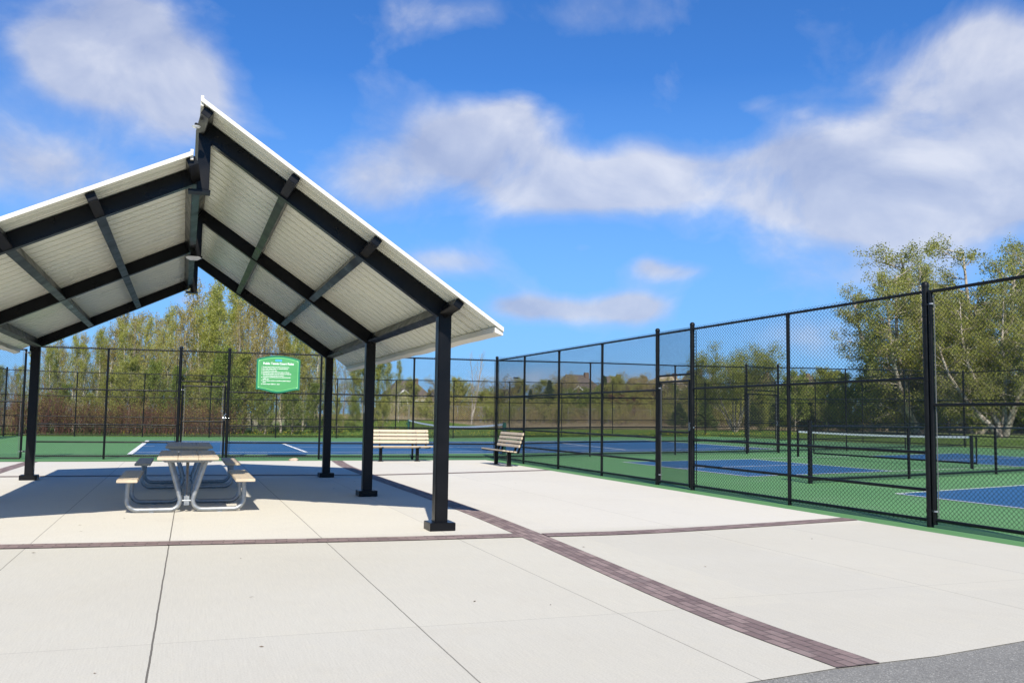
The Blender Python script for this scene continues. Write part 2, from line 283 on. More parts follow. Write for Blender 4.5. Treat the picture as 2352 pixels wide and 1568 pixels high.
# ------------------------------------------------------------------ ground, courts, patio
struct(sheet('ground', [(-900, -300), (900, -300), (900, 1500), (-900, 1500)], -.016, MS['ground']))
sheet('court_surface', [(-17.6, 24.6), (-17.6, -.2), (-.45, -.2), (-.45, -31), (30.9, -31), (30.6, 8), (30.5, 11.5), (28.2, 34.0), (18.5, 30.3), (5.6, 24.6)], -.008, MS['cgreen'])
edge = [(-3.2, -22.2), (-4.12, -22.33), (-4.94, -22.46), (-5.66, -22.5), (-6.34, -22.6), (-9, -22.95), (-20, -24)]
sheet('patio', [(-20, -.52), (-9.8, -.55), (-5, -.45), (-.45, -.38), (-.45, -21.9)]+edge, 0, MS['concrete'])
sheet('asphalt_path', [(x, y+.02) for x, y in reversed(edge)]+[(-.45, -21.9), (6, -21.5), (6, -60), (-25, -60), (-25, -24)], -.004, MS['asphalt'])
def strip(name, pts, w, z, mt, uvs=True, smooth=6):
    P_ = [Vector((x, y)) for x, y in pts]; Q_ = []
    for i in range(len(P_)-1):
        a, b, c_, d_ = P_[max(i-1, 0)], P_[i], P_[i+1], P_[min(i+2, len(P_)-1)]
        for k in range(smooth):
            s = k/smooth; Q_.append(.5*((2*b)+(c_-a)*s+(2*a-5*b+4*c_-d_)*s*s+(3*b-a-3*c_+d_)*s**3))
    Q_.append(P_[-1]); vs = []; L = [0]
    for i in range(1, len(Q_)): L.append(L[-1]+(Q_[i]-Q_[i-1]).length)
    for i, q in enumerate(Q_):
        tt = (Q_[min(i+1, len(Q_)-1)]-Q_[max(i-1, 0)]).normalized(); n = Vector((-tt.y, tt.x))*w/2
        vs += [(*(q+n), z), (*(q-n), z)]
    me = bpy.data.meshes.new(name); me.from_pydata(vs, [], [(2*i, 2*i+1, 2*i+3, 2*i+2) for i in range(len(Q_)-1)]); me.update()
    ul = me.uv_layers.new()
    for pl in me.polygons:
        for li in pl.loop_indices:
            vi = me.loops[li].vertex_index; ul.data[li].uv = (L[vi//2], (vi % 2)*w)
    if me.polygons[0].normal.z < 0: me.flip_normals()
    me.materials.append(mt); o = bpy.data.objects.new(name, me); COL.objects.link(o); o['kind'] = 'structure'; return o
strip('brick_band', [(-4.9, -.46), (-5.12, -3.5), (-5.2, -8), (-5.2, -13.5), (-5.32, -16.9), (-5.55, -20.8), (-5.52, -22.5)], .30, .004, MS['paver'])
strip('brick_band', [(-20, -15.6), (-14, -16.2), (-10.67, -16.57), (-9.0, -16.71), (-7, -16.9), (-5.47, -16.95)], .30, .008, MS['paver'])
strip('brick_band', [(-5.17, -17.0), (-4.2, -17.02), (-3.15, -16.9), (-1.8, -16.66), (-.46, -16.4)], .28, .008, MS['paver'])
strip('brick_band', [(-12.62, -.56), (-12.68, -3), (-12.7, -5.95), (-12.7, -15.9)], .30, .004, MS['paver'])
strip('brick_band', [(-12.55, -6.25), (-9, -6.3), (-5.36, -6.7)], .22, .008, MS['paver'])
strip('brick_band', [(-5.06, -6.7), (-3, -6.2), (-.46, -5.45)], .22, .008, MS['paver'])
# court play areas and lines
BL = .0
def line(pts, w): return strip('court_line', pts, w, .004, MS['white'], smooth=1)
near = [(-10.53, 3.6), (-4.65, 3.56), (1.4, 4.3), (6.54, 5.35), (10.34, 6.2), (16.3, 8.6)]; farl = [(-10.48, 17.7), (-2.75, 16.9), (3, 17.7), (8.3, 18.9), (16.8, 22)]
sheet('blue_court', near+farl[::-1], BL-.004, MS['cblue'])
line(near, .09); line(farl, .12); line([near[0], farl[0]], .16); line([near[-1], farl[-1]], .16)
off = lambda L_, d: [(x, y+d) for x, y in L_]
line(off(near, 1.55), .09); line(off(farl, -1.9), .12); line([(-5.05, 5.1), (-4.95, 14.2)], .12); line([(8.1, 7.2), (8.9, 16.6)], .12); line([(-5.0, 9.95), (1.4, 9.9), (8.6, 11.8)], .09); line([(-10.4, 10.5), (-10.0, 10.5)], .09)
def pick(dy, only_left=False):
    a = [(3.4, -1.86), (8.95, -.3), (8.95, -6.87), (3.4, -8.3)]; b = [(15.4, 1.73), (22.1, 3.95), (22.1, -3.4), (15.2, -5.3)]
    for q in (a, b):
        q = [(x, y+dy) for x, y in q]; sheet('blue_court', q, BL-.004, MS['cblue'])
        line([q[0], q[3]], .055); line([q[1], q[2]], .055)
        mid = lambda i, j: ((q[i][0]+q[j][0])/2, (q[i][1]+q[j][1])/2)
        line([mid(0, 3), mid(1, 2)], .055)
    line([(3.4, -1.86+dy), (8.95, -.3+dy), (15.4, 1.73+dy), (22.1, 3.95+dy)], .055); line([(3.4, -8.3+dy), (8.95, -6.87+dy), (15.2, -5.3+dy), (22.1, -3.4+dy)], .055)
pick(0); pick(-11.15)
# ------------------------------------------------------------------ chain link fabric, posts, fences
def chain_mesh(name, Wd, Hh, cw, ch, r, mt):
    n = int(round(Wd/(cw/2))); cw2 = Wd/n; k = int(round(Hh/(ch/2))); dz = Hh/k
    vs = []; fs = []; tri = [(math.cos(a), math.sin(a)) for a in (.5, 2.6, 4.7)]
    zz = np.arange(k+1)*dz
    for i in range(n):
        x = np.where(np.arange(k+1) % 2 == (i % 2), i*cw2+r*.3, (i+1)*cw2-r*.3); yy = np.where(np.arange(k+1) % 2 == 0, r*.8, -r*.8)
        o = len(vs)*0 + i*(k+1)*3
        for cx, cy in tri: pass
        ring = np.stack([np.stack([x+cx*r, yy+cy*r, zz], 1) for cx, cy in tri], 1).reshape(-1, 3)
        vs.append(ring); b = np.arange(k)[:, None]*3+o
        for a in range(3): fs.append(np.concatenate([b+a, b+(a+1) % 3, b+3+(a+1) % 3, b+3+a], 1))
    return setmesh(bpy.data.meshes.new(name), np.concatenate(vs), np.concatenate(fs), mt)
CM = chain_mesh('chain_link_fabric', 2.45, 3.10, .068, .062, .0031, MS['wire'])
CMF = chain_mesh('chain_link_fabric_far', 2.45, 3.10, .068, .062, .0031, MS['wire'])
CMG = chain_mesh('galvanized_fabric', 3.0, 2.0, .09, .085, .003, MS['galvfence'])
def fabric(parent, a, b, z0, z1, me=None, name='mesh_panel', offset=.035, w0=2.45, h0=3.10):
    a = Vector((a[0], a[1])); b = Vector((b[0], b[1])); d = (b-a); L = d.length; ang = math.atan2(d.y, d.x); nrm = Vector((-d.y, d.x)).normalized()*offset
    za, zb = z1 if isinstance(z1, tuple) else (z1, z1)
    o = bpy.data.objects.new(name, me or CM); COL.objects.link(o); o.parent = parent
    # shear handles rails that climb slightly: built as a matrix so the shared mesh follows the rail
    sx = L/w0; sz = (za-z0)/h0; slope = (zb-za)/L
    Mx = Matrix(((sx, 0, 0, 0), (0, 1, 0, 0), (0, 0, (((za+zb)/2)-z0)/h0, 0), (0, 0, 0, 1)))
    if abs(slope) > 1e-6: pass
    o.matrix_local = Matrix.Translation((a.x+nrm.x, a.y+nrm.y, z0))@Matrix.Rotation(ang, 4, 'Z')@Mx
    return o
def post(parent, x, y, h, term=False, n=12):
    b = MB(); r = .043 if term else .030
    b.tube([(x, y, -.02), (x, y, h+(.09 if term else -.02))], r, n)
    o = b.build('post', MS['vinyl'], parent, True)
    c_ = MB()
    if term: c_.lathe([(r+.004, -.03), (r+.006, .0), (r+.001, .022), (r*.6, .038), (.003, .045)], (x, y, h+.09), n)
    else: c_.tube([(x, y, h-.05), (x, y, h+.012)], r+.004, n)
    c_.build('post_cap', MS['vinyl'], o, True); return o
def rail(parent, a, b, za, zb, r=.021, ties=True):
    m_ = MB(); a3 = Vector((a[0], a[1], za)); b3 = Vector((b[0], b[1], zb)); m_.tube([a3, b3], r, 10)
    d = (b3-a3); L = d.length; d.normalize()
    if ties:
        for k in range(1, int(L/.45)): 
            c_ = a3+d*(k*.45); m_.tube([c_-d*.004, c_+d*.004], r+.0045, 8)
    return m_.build('rail', MS['vinyl'], parent, True)
RH = (.08, .46, .935, 1.89, 3.02)
def fitting(parent, x, y, zs, a):      # brace bands and bolts at a terminal post
    m_ = MB()
    for z in zs: m_ = MB(); m_.tube([(x, y, z-.012), (x, y, z+.012)], .049, 12); m_.build('post_band', MS['vinyl'], parent, True)
def fence(name, label, posts, rails=RH, me=None, group=None, offset=.035, tension=True):
    """posts: (x, y, rail_top, is_terminal, bay_after)"""
    x0, y0 = posts[0][:2]
    root = empty(name, label, 'fence', (x0, y0, 0), 0, group)
    L = lambda q: (q[0]-x0, q[1]-y0)
    for q in posts: 
        if q[5] if len(q) > 5 else True: post(root, *L(q), q[2], q[3])
    i = 0
    while i < len(posts)-1:
        if not posts[i][4]: i += 1; continue
        j = i+1
        while not posts[j][3] and j < len(posts)-1: j += 1
        for k in range(i, j):
            a, b = posts[k], posts[k+1]
            fabric(root, L(a), L(b), .015, (a[2]+.06, b[2]+.06), me, offset=offset)
            for h in rails:
                rail(root, L(a), L(b), h*a[2]/3.02, h*b[2]/3.02, .021)
        if tension:
            for e, s in ((i, 1), (j, -1)):
                if not posts[e][3]: continue
                a = Vector(L(posts[e])); b = Vector(L(posts[e+s])); d = (b-a).normalized(); ang = math.atan2(d.y, d.x); q = a+d*.075+Vector((-d.y, d.x))*offset*s
                tb = MB(); tb.box(q.x-.007, q.x+.007, q.y-.004, q.y+.004, .05, posts[e][2]-.03); tb.build('tension_bar', MS['vinyl'], root)
                fitting(root, a.x, a.y, [h*posts[e][2]/3.02 for h in (.12, .5, .95, 1.4, 1.87, 2.3, 2.7)], ang)
        i = j
    return root
def hinge(root, x, y, z, d):
    m_ = MB(); m_.tube([(x, y, z-.02), (x, y, z+.02)], .050, 12); m_.build('hinge_band', MS['vinyl'], root, True); m_ = MB(); m_.tube([(x+d[0]*.02, y+d[1]*.02-.0, z), (x+d[0]*.12, y+d[1]*.12, z)], .014, 8)
    m_.tube([(x+d[0]*.105, y+d[1]*.105, z-.01), (x+d[0]*.105, y+d[1]*.105, z+.01)], .034, 10); m_.tube([(x-d[1]*.04-d[0]*.06, y+d[0]*.04-d[1]*.06, z), (x-d[1]*.04+d[0]*.03, y+d[0]*.04+d[1]*.03, z)], .009, 6)
    return m_.build('hinge', MS['galv'], root, True)
def gate(name, label, a, b, top, mid, bot=.07, hs=1, group=None, latch=True, me=None, transom=None, ptop=3.02, hside='a'):
    root = empty(name, label, 'gate', (a[0], a[1], 0), 0, group)
    A = Vector((0, 0)); B = Vector((b[0]-a[0], b[1]-a[1])); d = (B-A).normalized(); g0 = A+d*.085; g1 = B-d*.085
    m_ = MB(); m_.tube([(*g0, .03), (*g0, top)], .030, 10); m_.tube([(*g1, .03), (*g1, top)], .030, 10)
    m_.tube([(*g0, top-.02), (*g1, top-.02)], .022, 10); m_.tube([(*g0, bot), (*g1, bot)], .022, 10); m_.build('gate_frame', MS['vinyl'], root, True)
    m_ = MB(); m_.tube([(*g0, mid), (*g1, mid)], .02, 10); m_.build('cross_rail', MS['vinyl'], root, True)
    fabric(root, g0, g1, .05, top-.01, me, offset=.01)
    for s, q in ((1, g0), (-1, g1)):
        tb = MB(); c_ = q+d*s*.06; tb.box(c_.x-.005, c_.x+.005, c_.y-.004, c_.y+.004, .08, top-.06); tb.build('tension_bar', MS['bar'], root)
    hq, hd = (A, d) if hside == 'a' else (B, -d)
    for z in ((.2, 1.93) if top < 2.5 else (.2, 2.85)): hinge(root, hq.x, hq.y, z, hd)
    if latch:
        lq = g1 if hside == 'a' else g0; lt = MB(); s = 1 if hside == 'a' else -1
        lt.tube([(*(lq-d*s*.04), 1.16), (*(lq+d*s*.13), 1.16)], .013, 8); lt.tube([(*(lq+d*s*.0), 1.10), (*(lq+d*s*.0), 1.26)], .03, 10); lt.tube([(*(lq+d*s*.02), 1.24), (*(lq+d*s*.07), 1.3)], .01, 6); lt.build('latch', MS['chrome'], root, True)
    return root
def over_gate(root, o, a, b, zt, h):       # transom rail and fabric above a gate leaf, part of the fence
    L = lambda q: (q[0]-o[0], q[1]-o[1])
    rail(root, L(a), L(b), zt, zt); rail(root, L(a), L(b), h, h); fabric(root, L(a), L(b), zt, h+.06, offset=.035)
y = [0, -2.438, -4.967, -7.548, -10.165, -11.52, -14.447, -17.339]
rf = fence('chain_link_fence', 'tall black chain link fence running from the patio corner towards the viewer on the right',
      [(0, y[0], 3.02, True, True), (0, y[1], 3.02, False, True), (0, y[2], 3.02, False, True), (0, y[3], 3.02, False, True), (0, y[4], 3.02, True, False), (0, y[5], 3.02, True, True), (0, y[6], 3.02, False, True), (0, y[7], 3.02, True, False)], offset=.035)
over_gate(rf, (0, 0), (0, y[4]), (0, y[5]), 2.17, 3.02)
gate('chain_link_gate', 'black walk gate in the right fence, with zinc hinges on its far post', (0, y[4]), (0, y[5]), 2.065, 1.06)
gate('tall_service_gate', 'tall black chain link gate leaf at the right edge of the photo', (0, y[7]), (-.03, y[7]-2.6), 3.03, 1.546, .09, latch=False, hside='a')
FY = lambda x: -.075*x
fx = [-2.56, -5.29, -7.86, -9.17, -11.05, -12.93]
ff = fence('chain_link_fence', 'black chain link fence behind the picnic shelter, carrying the green rules sign',
      [(-.0, .0, 3.02, True, True, False)]+[(x, FY(x), 3.02, x in (-7.86, -9.17, -12.93), x != -7.86) for x in fx])
over_gate(ff, (0, 0), (fx[2], FY(fx[2])), (fx[3], FY(fx[3])), 2.17, 3.02)
gate('chain_link_gate', 'black walk gate behind the picnic tables, with its latch on the right', (fx[3], FY(fx[3])), (fx[2], FY(fx[2])), 2.06, 1.05)
gate('tall_service_gate', 'tall black gate leaf at the left edge beyond the shelter post', (-13.02, FY(-13.02)), (-15.6, FY(-15.6)), 2.95, 1.53, .02, latch=False)
# continuing line between the tennis court and the small courts
def col2(px, p0, p1):       # point on the line p0-p1 seen in column px
    d = ray(px, 1000); a = Vector((p1[0]-p0[0], p1[1]-p0[1])); b = Vector((d.x, d.y)); w = Vector((CP.x-p0[0], CP.y-p0[1]))
    s = (w.x*b.y-w.y*b.x)/(a.x*b.y-a.y*b.x); return (p0[0]+a.x*s, p0[1]+a.y*s)
e0, e1 = (13.5, 4.47), (30.36, 11.45)
q1, q2 = col2(1944, e0, e1), col2(2079, e0, e1)
fe = fence('chain_link_fence', 'black chain link divider running from the corner post past the tennis court net', [(0, 0, 3.02, True, True, False), (3.98, 1.80, 3.17, False, True), (7.89, 2.9, 3.25, False, True), (11.52, 3.75, 3.34, True, False), (13.5, 4.47, 3.42, True, True), (*q1, 3.6, False, True), (*q2, 3.8, False, True), (*e1, 3.98, True, False)], me=CMF)
over_gate(fe, (0, 0), (11.52, 3.75), (13.5, 4.47), 2.45, 3.38)
gate('chain_link_gate', 'black walk gate in the divider between tennis court and small courts', (11.52, 3.75), (13.5, 4.47), 2.33, 1.18, me=CMF)
# back fence of the whole enclosure
bk = [(-17.28, 24.1, 3.25, True, True), (-14.12, 24.1, 3.2, False, True), (-10.95, 23.8, 3.2, False, True), (-7.73, 23.3, 3.17, False, True), (-4.41, 23.2, 3.17, False, True), (-1.2, 23.35, 3.2, False, True)]
pb = lambda px, Y: (at(px, Y), Y)
bk += [(*pb(909, 23.7), 3.22, False, True), (*pb(1041.6, 24.3), 3.3, False, True), (*pb(1170, 26.3), 3.4, False, True), (*pb(1290, 28.2), 3.5, False, True), (*pb(1406.8, 29.9), 3.62, False, True), (*pb(1520, 31.8), 3.75, False, True), (28.04, 33.6, 3.93, True, False)]
fence('chain_link_fence', 'long black chain link fence beyond the tennis court, in front of the woods', bk, me=CMF)
fence('chain_link_fence', 'black chain link fence on the far right side, in front of the large tree', [(28.04, 33.6, 3.93, True, True, False), (29.0, 29.8, 3.9, False, True), (29.2, 26.5, 3.88, False, True), (29.4, 22.5, 3.9, False, True), (29.7, 18.5, 3.92, False, True), (30.0, 15, 3.95, False, True), (30.36, 11.45, 3.98, True, True, False), (30.5, 7.6, 3.98, False, True), (30.55, 3.6, 3.98, False, True), (30.6, -.4, 3.98, False, True)], me=CMF)
fence('chain_link_fence', 'black chain link fence at the far left side of the tennis court', [(-17.28, 24.1, 3.25, True, True, False), (-17.35, 20, 3.22, False, True), (-17.4, 16, 3.2, False, True), (-17.45, 12, 3.15, False, True), (-17.5, 8, 3.1, False, True), (-17.55, 4, 3.05, False, True), (-17.6, .9, 3.02, True, False)], me=CMF)
# low fence between the small courts
def lowfence():
    pts = [(3.52, -10.40), (7.07, -9.42), (10.97, -8.30), (14.6, -7.2), (18.3, -6.1), (22.0, -5.0)]; root = empty('low_fence', 'waist high black chain link fence between the two small courts', 'fence', (*pts[0], 0))
    h = 1.19
    for i, q in enumerate(pts):
        x, y_ = q[0]-pts[0][0], q[1]-pts[0][1]; m_ = MB(); r = .05 if i == 0 else .034; m_.tube([(x, y_, -.02), (x, y_, h+(.13 if i == 0 else 0))], r, 12); m_.build('post', MS['vinyl'], root, True)
        if i:
            a = (pts[i-1][0]-pts[0][0], pts[i-1][1]-pts[0][1]); fabric(root, a, (x, y_), .02, h+.02, CM)
            for z in (.07, h): rail(root, a, (x, y_), z, z, .025, False)
lowfence()
# ------------------------------------------------------------------ nets
def net_mesh(a, b, ztop, zbot, cell=.045, r=.0016):
    """ztop, zbot: functions of s in 0..1"""
    a = Vector(a); b = Vector(b); L = (b-a).length; n = int(L/cell); k = int((ztop(0)-zbot(0))/cell); m_ = []
    V_ = []; Q = []
    def seg(p, q):
        o = len(V_); d = (q-p).normalized(); u = d.orthogonal().normalized(); w = d.cross(u)
        for c_ in (p, q):
            for an in (0, 2.09, 4.19): V_.append(tuple(c_+u*math.cos(an)*r+w*math.sin(an)*r))
        for i in range(3): Q.append((o+i, o+(i+1) % 3, o+3+(i+1) % 3, o+3+i))
    for i in range(n+1):
        s = i/n; p = a.lerp(b, s); seg(Vector((p.x, p.y, zbot(s))), Vector((p.x, p.y, ztop(s))))
    for j in range(k+1):
        f = j/k
        for i in range(24):
            s, s2 = i/24, (i+1)/24; p, q = a.lerp(b, s), a.lerp(b, s2); seg(Vector((p.x, p.y, zbot(s)*(1-f)+ztop(s)*f)), Vector((q.x, q.y, zbot(s2)*(1-f)+ztop(s2)*f)))
    me = bpy.data.meshes.new('net_cord'); return setmesh(me, V_, Q, MS['netcord'])
def band(a, b, zt, w=.06, th=.012, n=24):
    m_ = MB(); a = Vector(a); b = Vector(b); d = (b-a).normalized(); nn = Vector((-d.y, d.x))*th
    for i in range(n):
        s, s2 = i/n, (i+1)/n; p, q = a.lerp(b, s), a.lerp(b, s2); z, z2 = zt(s), zt(s2)
        m_.hexa([(p.x-nn.x, p.y-nn.y, z-w), (q.x-nn.x, q.y-nn.y, z2-w), (q.x+nn.x, q.y+nn.y, z2-w), (p.x+nn.x, p.y+nn.y, z-w), (p.x-nn.x, p.y-nn.y, z), (q.x-nn.x, q.y-nn.y, z2), (q.x+nn.x, q.y+nn.y, z2), (p.x+nn.x, p.y+nn.y, z)])
    return m_
root = empty('tennis_net', 'tennis net with a sagging white top band across the blue court', 'net', (1.42, 3.3, 0))
d_ = (.15, 14.9); tz = lambda s: 1.06-.19*(1-(2*s-1)**2) if s > .02 else 1.06
o = bpy.data.objects.new('net_cord', net_mesh((0, .1), (d_[0], d_[1]-.1), tz, lambda s: .05+.0*s)); COL.objects.link(o); o.parent = root
band((0, .08), (d_[0], d_[1]-.08), tz, .065).build('top_band', MS['white'], root)
for q in ((0, 0), d_):
    m_ = MB(); m_.box(q[0]-.05, q[0]+.05, q[1]-.05, q[1]+.05, -.02, 1.09); m_.box(q[0]-.06, q[0]+.06, q[1]-.06, q[1]+.06, .93, 1.0); m_.tube([(q[0]-.1, q[1]-.02, .82), (q[0]-.1, q[1]-.02, .9)], .03); m_.build('post', MS['netgreen'], root, bevel=.008)
def picknet(x, y0, x1, y1, label):
    root = empty('pickleball_net', label, 'net', (x, y0, 0)); b = (x1-x, y1-y0); zt = lambda s: .93-.04*(1-(2*s-1)**2)
    o = bpy.data.objects.new('net_cord', net_mesh((0, .05), (b[0], b[1]), zt, lambda s: .2)); COL.objects.link(o); o.parent = root
    band((0, 0), b, zt, .06).build('top_band', MS['white'], root)
    for q in ((0, 0), b):
        m_ = MB(); m_.tube([(q[0], q[1], -.01), (q[0], q[1], .96)], .045, 12); m_.tube([(q[0]+.15, q[1]-.02, .3), (q[0]+.0, q[1], .9)], .005, 6); m_.build('post', MS['vinyl'], root, True)
    m_ = MB(); s = 1.0; m_.tube([(.5, .25*(-1 if b[1] < 0 else 1), .9), (.5, .25*(-1 if b[1] < 0 else 1), .13), (b[0]+.5, b[1]*.96, .13), (b[0]+.5, b[1]*.96, .9)], .03, 8); m_.build('net_frame', MS['vinyl'], root, True)
picknet(12.15, 1.45, 12.46, -6.1, 'low black net with white top band on the near small court behind the right fence')
# ------------------------------------------------------------------ picnic shelter
sh = empty('picnic_shelter', 'open steel picnic shelter with split gable roof and black posts', 'shelter', (-8.93, -11.7, 0))
OX, OY = -8.93, -11.7
def SX(m_, name, mt, parent=None, **k):
    m_.v = [(a-OX, b-OY, c) for a, b, c in m_.v]; return m_.build(name, mt, parent or sh, **k)
RZ = lambda x: 4.475-.671*(x+8.874)      # right roof: underside line
LZ = lambda x: 3.985-.49*(-9.06-x)       # left roof underside line
frames = [-16.225, -11.70, -7.175]; DP = .175
ca, sa = 1/math.hypot(1, .671), .671/math.hypot(1, .671); cb2, sb2 = 1/math.hypot(1, .49), .49/math.hypot(1, .49)
for fy in frames:
    for px_, zt in ((-6.185, RZ(-6.185)-.2), (-11.745, LZ(-11.745)-.2)):
        m_ = MB(); m_.box(px_-.0775, px_+.0775, fy-.0775, fy+.0775, .02, zt+.06); po = SX(m_, 'post', MS['steel'], bevel=.012)
        m_ = MB(); m_.box(px_-.152, px_+.152, fy-.152, fy+.152, 0, .095); SX(m_, 'base_cover', MS['steel'], po, bevel=.006)
        if px_ > -7 and fy == frames[1]: 
            m_ = MB(); m_.box(px_-.0790, px_-.0785, fy-.045, fy+.02, 1.35, 1.47); SX(m_, 'sticker', MS['lamp'], po)
    m_ = MB(); x0, x1 = -8.96, -6.05
    m_.prism([(x0, RZ(x0)), (x1, RZ(x1)), (x1-DP*sa, RZ(x1)-DP*ca), (x1-.11, RZ(x1)-DP*ca-.02), (x0, RZ(x0)-DP/ca)], fy-.06, fy+.06); SX(m_, 'rafter', MS['steel'], bevel=.008)
    m_ = MB(); x0, x1 = -9.02, -11.85
    m_.prism([(x0, LZ(x0)), (x0, LZ(x0)-DP/cb2), (x1, LZ(x1)-DP/cb2), (x1, LZ(x1))], fy-.06, fy+.06); SX(m_, 'rafter', MS['steel'], bevel=.008)
    m_ = MB(); m_.box(-9.015, -8.885, fy-.075, fy+.075, 3.74, RZ(-8.9)-.02); SX(m_, 'king_post', MS['steel'], bevel=.008)
    m_ = MB(); m_.box(-9.10, -8.87, fy-.09, fy+.09, 3.715, 3.74); m_.box(-9.05, -9.0, fy-.078, fy+.078, 3.85, 3.9); SX(m_, 'gusset_plate', MS['steel'])
Y0, Y1 = -16.8, -6.6
def purlin(x, zf, s_, c_, sgn, w=.10, dp=.165):
    m_ = MB(); ax = Vector((c_, 0, -s_*sgn)) if sgn > 0 else Vector((c_, 0, s_)); nx = Vector((ax.z*-1, 0, ax.x))*-1
    if nx.z > 0: nx = -nx
    c0 = Vector((x, 0, zf(x)-.004)); a = c0-ax*w/2; b = c0+ax*w/2; tip, full = Y0+.05, Y0+.52; bt, bf = Y1-.05, Y1-.52
    vs = []
    ys = [(tip, .09), (full, dp), (bf, dp), (bt, .09)]
    for yy, dd in ys: vs += [a+Vector((0, yy, 0)), b+Vector((0, yy, 0)), b+nx*dd+Vector((0, yy, 0)), a+nx*dd+Vector((0, yy, 0))]
    fs = [(0, 3, 2, 1), (12, 13, 14, 15)]
    for k in range(3): fs += [(4*k+i, 4*k+(i+1) % 4, 4*k+4+(i+1) % 4, 4*k+4+i) for i in range(4)]
    m_.add(vs, fs); SX(m_, 'purlin', MS['steel'], bevel=.005)
for x in (-8.915, -8.0, -7.09, -6.13): purlin(x, RZ, sa, ca, 1)
for x in (-9.09, -10.03, -10.87, -11.76): purlin(x, LZ, sb2, cb2, -1)
def roof(zf, xr, xe, name_label, sign):
    # ribbed deck: profile along y, running down the slope
    prof = []; yy = Y0+.01; pitch = .29; rib = .060
    while yy < Y1-.01:
        for dy, dz in ((0, 0), (.055, 0), (.060, .010), (.082, .010), (.087, 0), (.145, 0), (.150, .010), (.172, .010), (.177, 0), (.205, 0), (.213, rib), (.262, rib), (.270, 0)):
            if yy+dy < Y1-.005: prof.append((yy+dy, dz))
        yy += pitch
    prof.append((Y1-.005, 0)); n = len(prof); m_ = MB(); th = .003
    steps = 8; vs = []
    for top in (0, 1):
        for i in range(steps+1):
            x = xr+(xe-xr)*i/steps; z = zf(x)+.004
            vs += [(x, q[0], z+q[1]+(.004 if top else 0)) for q in prof]
    o_ = (steps+1)*n; fs = []
    for i in range(steps):
        for k in range(n-1):
            a = i*n+k; fs.append((a, a+1, a+n+1, a+n)); fs.append((o_+a, o_+a+n, o_+a+n+1, o_+a+1))
    m_.add(vs, fs); r_ = SX(m_, 'roof_deck', MS['deck'])
    h = .042; m_ = MB()
    for ya, yb in ((Y0-.012, Y0+.012), (Y1-.012, Y1+.012)):
        m_ = MB()
        xs = [xr+(xe-xr)*k/10 for k in range(11)]
        jn = [0, .05, .42, .75, .93, 1]
        for k in range(len(jn)-1):
            xa, xb = xr+(xe-xr)*jn[k]+(.002*sign), xr+(xe-xr)*jn[k+1]
            m_.hexa([(xa, ya, zf(xa)-.006), (xb, ya, zf(xb)-.006), (xb, yb, zf(xb)-.006), (xa, yb, zf(xa)-.006), (xa, ya, zf(xa)+h), (xb, ya, zf(xb)+h), (xb, yb, zf(xb)+h), (xa, yb, zf(xa)+h)])
        SX(m_, 'rake_trim', MS['trim'], r_)
    m_ = MB(); rr = random.Random(3)
    kk = 24; ys = [Y0+.012+(Y1-Y0-.024)*i/kk for i in range(kk+1)]; sg = [rr.uniform(-.008, .008) for _ in ys]
    for i in range(kk):
        za, zb = zf(xe)+sg[i], zf(xe)+sg[i+1]; xa, xb = xe, xe+.10*-sign
        m_.hexa([(xa, ys[i], za-.045), (xa, ys[i+1], zb-.045), (xb, ys[i+1], zb-.012), (xb, ys[i], za-.012), (xa, ys[i], za+h), (xa, ys[i+1], zb+h), (xb, ys[i+1], zb+.05), (xb, ys[i], za+.05)])
    SX(m_, 'eave_trim', MS['trim'], r_)
    m_ = MB(); x2 = xr+.03*-sign*-1; m_.box(min(xr, x2), max(xr, x2), Y0+.014, Y1-.014, zf(xr)-.05, zf(xr)+.06); SX(m_, 'ridge_trim', MS['trim'], r_)
roof(RZ, -9.01, -5.63, '', 1); roof(LZ, -9.06, -12.2, '', -1)
def dome(x, y_, z, label, s=1):
    r_ = empty('shelter_lamp', label, 'lamp', (x, y_, z))
    m_ = MB(); m_.lathe([(.02*s, -.045*s), (.07*s, -.04*s), (.105*s, -.02*s), (.115*s, 0), (.10*s, .006*s)], (0, 0, 0), 20); m_.build('lens', MS['lamp'], r_, True)
    m_ = MB(); m_.box(-.045*s, .045*s, -.045*s, .045*s, .008*s, .09*s); m_.build('housing', MS['steel'], r_, bevel=.006)
dome(-9.0, -11.86, 3.70, 'round white lamp under the shelter ridge at the middle frame')
dome(-9.045, -16.55, 4.36, 'small pale lamp at the front end of the shelter ridge', .4)
